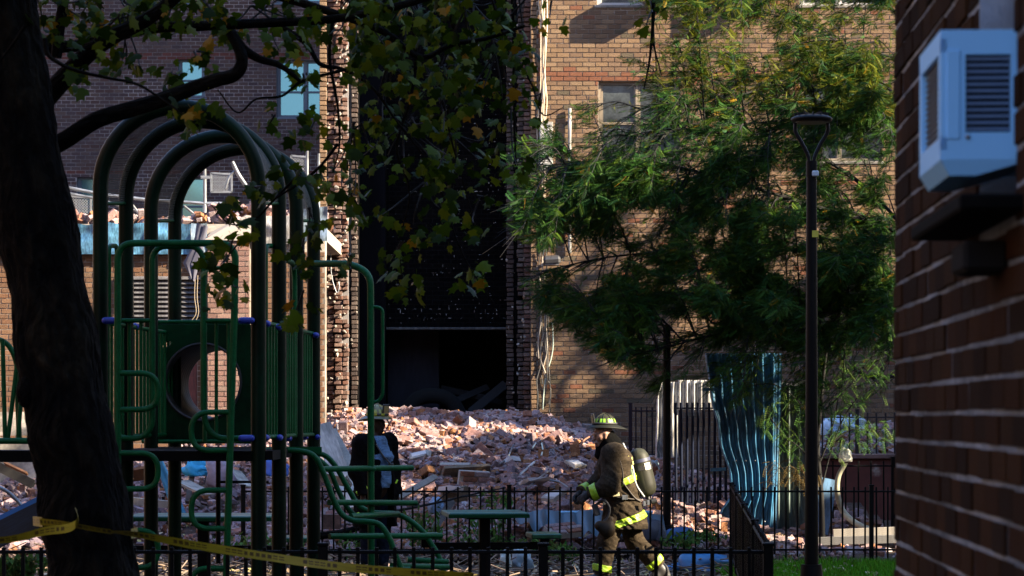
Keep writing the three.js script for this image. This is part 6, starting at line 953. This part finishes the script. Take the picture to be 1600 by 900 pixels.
  for (const [cx, cy, rx, ry, n, s] of clusters) {
    const tips = []; for (let k = 0; k < Math.max(2, n / 9); k++) { const a = r() * 6.28, q = Math.sqrt(r()); tips.push([cx + Math.cos(a) * q * rx, cy + Math.sin(a) * q * ry]); }
    for (const [tx, ty] of tips) twM.push(P(cx + (r() - 0.5) * rx * 0.6, cy - ry * 0.7, s + (r() - 0.5) * 8).sub(o), P(lerp(cx, tx, 0.6), lerp(cy - ry * 0.5, ty, 0.6), s).sub(o), P(tx, ty, s + (r() - 0.5) * 14).sub(o));
    for (let i = 0; i < n * (cx < 500 ? 1.35 : 1.3); i++) {
      const [tx, ty] = tips[Math.floor(r() * tips.length)], a = r() * 6.28, q = 26 * Math.sqrt(r()), sc = (0.038 + 0.045 * r()) * (cy > 270 ? 1.15 : 1), p = P(tx + Math.cos(a) * q, ty + Math.sin(a) * q * 0.9, s + (r() - 0.5) * 46).sub(o);
      const k = r() < 0.045 ? 5 : Math.floor(r() * 5), qq = Q((r() - 0.5) * 1.9, (r() - 0.5) * 2.6, (r() - 0.5) * 2.2, 'YXZ'), solo_ = cy + ry * 0.3 > 120 ? r() < 0.62 : r() < 0.14;
      leaves.push([p, qq, sc, k, solo_]);
    }
  }
  let n = 0; const m4 = [], cs = [];
  for (const [p, q, sc, k, single] of leaves) { if (single && n < 300) { n++; part(t, 'leaf', leafG, mats[k], { pos: p, quat: q, scale: [sc, sc, sc] }); } else { m4.push(M4(p, q, V(sc, sc, sc))); cs.push(lin(...tones[k]).multiplyScalar(0.8 + 0.4 * r())); } }
  stuff(t, 'foliage', leafG, base, m4, cs);
  const tw = []; for (let i = 0; i < twM.length; i += 3) tw.push(sweep(smooth([twM[i], twM[i + 1], twM[i + 2]], 8), [0.006, 0.006, 0.006, 0.005, 0.005, 0.004, 0.004, 0.003, 0.002], 4)); part(t, 'twigs', mergeGeometries(tw), M.twig, { kind: 'stuff' });
  // upper crown beyond the top of the frame: it keeps the sky off the yard
  const um = [], uc = []; for (let i = 0; i < 9000; i++) { const a = r() * 6.28, q = Math.sqrt(r()), p = V(-3.6 + Math.cos(a) * q * 5.4, 5.9 + 3.8 * r() + 0.4 * q, -12 + Math.sin(a) * q * 5.4); if (p.y < EYE + (650 + 60) / (-F / p.z) ) continue; const sc = 0.13 + 0.08 * r(); um.push(M4(p.sub(o), Q((r() - 0.5) * 2, r() * 6, (r() - 0.5) * 2), V(sc, sc, sc))); uc.push(lin(...tones[Math.floor(r() * 5)])); }
  stuff(t, 'upper_foliage', leafG, base, um, uc);
}
// yellow barrier tape tied round the trunk
{
  const o = thing('barrier_tape', 'yellow barrier tape tied round the tree trunk and stretched across the bottom', 'tape', V(0, 0, 0)), ym = mat([0.42, 0.33, 0.008], 0.5, { transmission: 0 }); ym.map = tex(512, 32, (u, v) => { const c = Math.floor(u * 40), k = ((c * 7919) % 13) / 13, ink = v > 0.3 && v < 0.72 && (c % 9) < 6 && Math.abs((u * 40) % 1 - 0.45) < 0.3 + 0.15 * k && !(Math.abs(v - 0.5) < 0.07 && k > 0.5); const w = 0.85 + 0.3 * (nB(u, v) - 0.5); return ink ? [0.42, 0.36, 0.2] : [w, w, w]; }, true, 1, 1);
  const ribbon = (pts, s, w, tw, name = 'tape') => { const c = smooth(pts.map(p => P(p[0], p[1], p[2] ?? s)), 60), pos = [], uv = [], idx = []; let len = 0; c.forEach((p, i) => { if (i) len += p.distanceTo(c[i - 1]); const a = tw(i / 60), dx = 0, dy = Math.cos(a) * w / 2, dz = Math.sin(a) * w / 2; pos.push(p.x, p.y + dy, p.z + dz, p.x, p.y - dy, p.z - dz); uv.push(len / 1.2, 1, len / 1.2, 0); if (i < 60) idx.push(i * 2, i * 2 + 1, i * 2 + 2, i * 2 + 2, i * 2 + 1, i * 2 + 3); }); const g = new THREE.BufferGeometry(); g.setAttribute('position', new THREE.Float32BufferAttribute(pos, 3)); g.setAttribute('uv', new THREE.Float32BufferAttribute(uv, 2)); g.setIndex(idx); g.computeVertexNormals(); part(o, name, g, ym); };
  ribbon([[62, 815, 318], [110, 820, 322], [160, 829, 322], [205, 834, 318], [300, 851, 314], [420, 870, 312], [520, 884, 312], [620, 893, 312], [740, 900, 312]], 315, 0.043, t => 0.6 + 0.8 * Math.sin(t * 7) * (t < 0.3 ? 0.5 : 1) * (t > 0.5 ? 0.6 : 1) - 0.3 * t);
  ribbon([[-30, 846, 320], [20, 842, 320], [70, 830, 321], [112, 823, 323], [122, 812, 324], [118, 794, 325]], 320, 0.043, t => t < 0.7 ? 0.2 + 0.5 * Math.sin(t * 5 + 1) : 0.7 + 2.2 * (t - 0.7));
  ribbon([[66, 816, 316], [58, 814, 290], [130, 818, 276], [208, 830, 290], [205, 834, 316]], 290, 0.05, t => 0.2, 'loop');
}

// ---------------------------------------------------------------- the honey locust at right
function frond(n, len) {             // a feathered leaf: a stalk with n pairs of narrow leaflets, growing along +x
  const pos = [], idx = []; const q = (a, b, c, d) => { const i = pos.length / 3; pos.push(...a, ...b, ...c, ...d); idx.push(i, i + 1, i + 2, i, i + 2, i + 3); };
  const droop = x => -0.18 * x * x / len;
  q([0, 0.002, 0], [len, droop(len) + 0.002, 0.001], [len, droop(len) - 0.002, -0.001], [0, -0.002, 0]);
  for (let i = 0; i < n; i++) for (const d of [-1, 1]) { const x = len * (0.12 + 0.86 * i / (n - 1)), l = len * 0.22 * (1 - 0.35 * Math.abs(i / (n - 1) - 0.45)), w = l * 0.17, y = droop(x); q([x, y, 0], [x + l * 0.22, y - l * 0.10 + 0.002, d * l * 0.5 - w], [x + l * 0.42, y - l * 0.34, d * l], [x + l * 0.22 + w * 1.6, y - l * 0.12, d * l * 0.5]); }
  const g = new THREE.BufferGeometry(); g.setAttribute('position', new THREE.Float32BufferAttribute(pos, 3)); g.setIndex(idx); g.computeVertexNormals(); return g;
}
{
  const r = rng(1212), t = thing('locust_tree', 'feathery green honey locust tree spreading left across the tan wall from the right', 'tree', V(X(1470, 115), 0, -33)), o = t.position;
  const S = a => a.map(p => P(p[0], p[1], p[2] ?? 118).sub(o));
  part(t, 'trunk', limb(S([[1490, 905, 115], [1480, 760, 115], [1472, 600, 115], [1466, 460, 115], [1455, 300, 115], [1470, 100, 115], [1440, -80, 115]]), 0.17, 0.10, 40, 14), M.bark);
  const limbs = [
    [[1462, 200, 115], [1395, 92, 113], [1310, 85, 114], [1240, 118, 116], [1150, 150, 119], [1060, 160, 122], [1000, 170, 124], 0.028],
    [[1460, 400, 115], [1395, 360, 116], [1300, 330, 119], [1200, 300, 122], [1100, 270, 124], [980, 250, 126], [860, 262, 127], 0.034],
    [[1464, 450, 115], [1380, 425, 113], [1310, 425, 112], [1285, 400, 112], [1200, 390, 114], [1080, 392, 118], [950, 402, 122], [845, 424, 124], 0.042],
    [[1464, 470, 115], [1350, 480, 120], [1240, 500, 124], [1130, 520, 126], [1030, 545, 128], [960, 562, 129], 0.030],
    [[1468, 540, 115], [1390, 590, 112], [1340, 580, 110], [1290, 540, 110], [1230, 520, 110], [1160, 550, 112], 0.022],
    [[1464, 220, 115], [1380, 130, 110], [1300, 60, 114], [1200, 20, 115], [1060, -12, 116], 0.026],
    [[1462, 300, 115], [1390, 200, 119], [1300, 170, 122], [1220, 200, 124], [1130, 208, 126], [1050, 202, 127], [960, 215, 128], 0.024],
    [[1462, 420, 115], [1360, 300, 114], [1260, 240, 114], [1150, 250, 115], [1030, 300, 116], [920, 320, 117], [830, 330, 118], 0.026],
    [[1466, 480, 115], [1380, 500, 113], [1260, 460, 114], [1140, 450, 115], [1020, 470, 116], [900, 490, 117], 0.026],
    [[1460, 120, 115], [1400, 20, 116], [1320, -20, 118], [1180, -40, 120], [1050, -50, 122], 0.026]];
  const curves = limbs.map(l => { const w = l[l.length - 1], c = S(l.slice(0, -1)); part(t, 'bough', limb(c, w, 0.006, 44, 8), M.twig); return new THREE.CatmullRomCurve3(c, false, 'centripetal'); });
  const xm = [[-60, 1030], [0, 1010], [30, 1030], [60, 985], [85, 930], [105, 938], [130, 1050], [160, 900], [185, 850], [215, 815], [245, 800], [300, 815], [340, 796], [385, 850], [400, 960], [425, 840], [440, 800], [480, 850], [520, 885], [560, 955], [590, 1005], [615, 1030], [640, 1240], [680, 1290]];
  const minX = y => { for (let i = 0; i < xm.length - 1; i++) if (y <= xm[i + 1][0]) return lerp(xm[i][1], xm[i + 1][1], (y - xm[i][0]) / (xm[i + 1][0] - xm[i][0])); return 9999; };
  const maxY = x => x < 900 ? 520 : x < 1010 ? lerp(520, 590, (x - 900) / 110) : x < 1110 ? 612 : x < 1250 ? 640 : 650;
  const keep = (p) => { const w = p.clone().add(o), s = F / -w.z, x = 800 + w.x * s, y = 650 - (w.y - EYE) * s; if (x > 1430 || y < -90) return r() < 0.5; if (x < minX(y) + (r() - 0.5) * 30 || y > maxY(x)) return false;
    if (((x - 925) / 62) ** 2 + ((y - 398) / 28) ** 2 < 1) return r() < 0.10; if (((x - 975) / 45) ** 2 + ((y - 165) / 45) ** 2 < 1) return r() < 0.12; if (x > 880 && x < 1090 && y > 40 && y < 250) return r() < 0.34; if (x > 1090 && x < 1300 && y > -40 && y < 250) return r() < 0.55; if (x > 1290 && y > 540) return r() < 0.18; if (x > 1100 && x < 1260 && y > 548) return r() < 0.34;
    return noise3(x * 0.016, y * 0.022, 3.3) > (y > 230 ? -0.13 : -0.16) || r() < 0.22; };
  const fr = [frond(9, 0.15), frond(8, 0.12), frond(10, 0.18)], tones = [[0.022, 0.072, 0.011], [0.034, 0.090, 0.009], [0.014, 0.058, 0.014], [0.055, 0.100, 0.008], [0.105, 0.12, 0.007], [0.24, 0.14, 0.008]], lm = c => phys(c, 0.55, { transmission: 0.4, specularIntensity: 0.12 }), mats = tones.map(lm), base = lm([1, 1, 1]);
  const m4 = [[], [], []], cs = [[], [], []], sprays = []; let n = 0;
  const place = (p, dir) => { if (!keep(p)) return; const i = Math.floor(r() * 3), d = dir.clone().add(V((r() - 0.5) * 2.2, (r() - 0.58) * 1.3, (r() - 0.5) * 2.2)).normalize(), q = new THREE.Quaternion().setFromUnitVectors(V(1, 0, 0), d).multiply(Q((r() - 0.5) * 2.6, 0, 0)), w = p.clone().add(o), k = r() < 0.014 ? 5 : w.y > 5.6 && r() < 0.45 ? 4 : Math.floor(r() * 4), sc = 0.8 + 0.4 * r(); if (n < 300 && r() < 0.06) { n++; part(t, 'leaf', fr[i], mats[k], { pos: p, quat: q, scale: [sc, sc, sc] }); } else { m4[i].push(M4(p, q, V(sc, sc, sc))); cs[i].push(lin(...tones[k]).multiplyScalar(0.75 + 0.5 * r())); } };
  curves.forEach((c, ci) => {
    const L = c.getLength();
    for (let k = 0; k < L / 0.05; k++) {
      const u = 0.10 + 0.90 * r(), p = c.getPointAt(u), tg = c.getTangentAt(u), d = tg.clone().multiplyScalar(0.8).add(V(-0.35 + (r() - 0.5) * 0.7, (r() - 0.42) * 1.1, (r() - 0.5) * 1.8)).normalize(), len = (0.35 + 0.65 * r()) * (1.15 - 0.4 * u);
      const pts = []; for (let j = 0; j <= 6; j++) { const v = j / 6; pts.push(p.clone().addScaledVector(d, len * v).add(V(-0.10 * v * v, -0.20 * v * v * len, 0))); }
      if (!keep(pts[6]) && !keep(pts[3])) continue; if (r() < 0.75) sprays.push(sweep(pts, [0.007, 0.0065, 0.006, 0.005, 0.004, 0.003, 0.002], 4));
      for (let j = 0; j < len / 0.028; j++) { const v = (j + 0.5) * 0.028 / len, q = p.clone().addScaledVector(d, len * v).add(V(-0.10 * v * v, -0.20 * v * v * len, 0)); place(q, d.clone().multiplyScalar(0.5).add(V(-0.2, -0.15, 0)).add(V(0, 0, (j % 2 ? 0.8 : -0.8)))); }
    }
  });
  // side branches that fill the crown: each grows from the nearest bough to its right
  const samples = curves.flatMap(c => c.getSpacedPoints(30)); let made = 0;
  for (let k = 0; k < 2600 && made < 410; k++) {
    const px = rr(800, 1420, r), py = rr(-60, 640, r), sc = rr(113, 133, r), tip = P(px, py, sc).sub(o); if (!keep(tip)) continue;
    let best = null, bd = 1e9; for (const q of samples) { const dx = q.x - tip.x, d = q.distanceTo(tip) + (dx < 0.15 ? 3 : 0); if (d < bd) { bd = d; best = q; } } if (!best || bd > 2.2) continue; made++;
    const c = new THREE.CatmullRomCurve3([best, best.clone().lerp(tip, 0.5).add(V(0, 0.10, 0)), tip]), L = c.getLength(); sprays.push(sweep(c.getPoints(10), [0.011, 0.0105, 0.01, 0.009, 0.0085, 0.008, 0.007, 0.006, 0.005, 0.004, 0.003], 5));
    for (let j = 0; j < L / 0.09; j++) {
      const u = 0.25 + 0.75 * r(), p = c.getPointAt(u), d = c.getTangentAt(u).multiplyScalar(0.6).add(V(-0.3 + (r() - 0.5) * 0.9, (r() - 0.5) * 0.9, (r() - 0.5) * 1.6)).normalize(), len = 0.2 + 0.3 * r();
      const at = v => p.clone().addScaledVector(d, len * v).add(V(-0.05 * v * v, -0.22 * v * v * len, 0)); sprays.push(sweep([at(0), at(0.5), at(1)], [0.005, 0.004, 0.002], 3));
      for (let m = 0; m < len / 0.03; m++) place(at((m + 0.5) * 0.03 / len), d.clone().multiplyScalar(0.5).add(V(-0.15, -0.15, m % 2 ? 0.8 : -0.8)));
    }
  }
  fr.forEach((g, i) => stuff(t, 'foliage', g, base, m4[i], cs[i])); part(t, 'twigs', mergeGeometries(sprays), M.twig, { kind: 'stuff' });
  console.log('locust fronds', m4.map(a => a.length).join());
}
// ---------------------------------------------------------------- slender sapling behind the lamp post
{
  const r = rng(1313), t = thing('young_tree', 'slender young tree with thin stems and sparse leaves right behind the lamp post', 'tree', P(1284, 850, 119).setY(0)), o = t.position, S = a => a.map(p => P(p[0], p[1], 119).sub(o));
  part(t, 'trunk', limb(S([[1286, 860], [1284, 780], [1278, 700], [1282, 640], [1290, 560], [1300, 490]]), 0.035, 0.014, 24, 8), M.twig);
  const br = [[[1284, 760], [1300, 700], [1320, 650], [1350, 610], [1392, 580]], [[1282, 720], [1300, 670], [1310, 620], [1318, 560]], [[1280, 700], [1262, 650], [1240, 620], [1205, 600], [1150, 608]], [[1284, 740], [1250, 700], [1225, 680], [1195, 640]], [[1290, 640], [1330, 600], [1360, 560], [1398, 520]], [[1284, 780], [1260, 740], [1235, 730], [1205, 735]], [[1300, 690], [1330, 672], [1365, 672], [1390, 668]]];
  const curves = br.map(b => { part(t, 'branch', limb(S(b), 0.014, 0.004, 20, 6), M.twig); return new THREE.CatmullRomCurve3(S(b)); });
  const fr = frond(7, 0.17), tones = [[0.06, 0.15, 0.03], [0.08, 0.17, 0.03], [0.11, 0.18, 0.03], [0.05, 0.12, 0.03], [0.13, 0.09, 0.03]], lm = c => phys(c, 0.55, { transmission: 0.4, specularIntensity: 0.12 }), mats = tones.map(lm);
  let n = 0; const m4 = [], cs = [];
  curves.forEach((c, ci) => { for (let k = 0; k < 68; k++) { const u = 0.3 + 0.7 * r(), p = c.getPointAt(u).add(V((r() - 0.5) * 0.28, (r() - 0.6) * 0.3, (r() - 0.5) * 0.3)), q = Q((r() - 0.5) * 1.5, r() * 6.28, -0.3 - 0.7 * r()), i = ci === 5 ? 4 : Math.floor(r() * 4), sc = 0.7 + 0.5 * r(); if (n < 280 && r() < 0.7) { n++; part(t, 'leaf', fr, mats[i], { pos: p, quat: q, scale: [sc, sc, sc] }); } else { m4.push(M4(p, q, V(sc, sc, sc))); cs.push(lin(...tones[i])); } } });
  stuff(t, 'foliage', fr, lm([1, 1, 1]), m4, cs);
}
renderer.render(scene, camera);
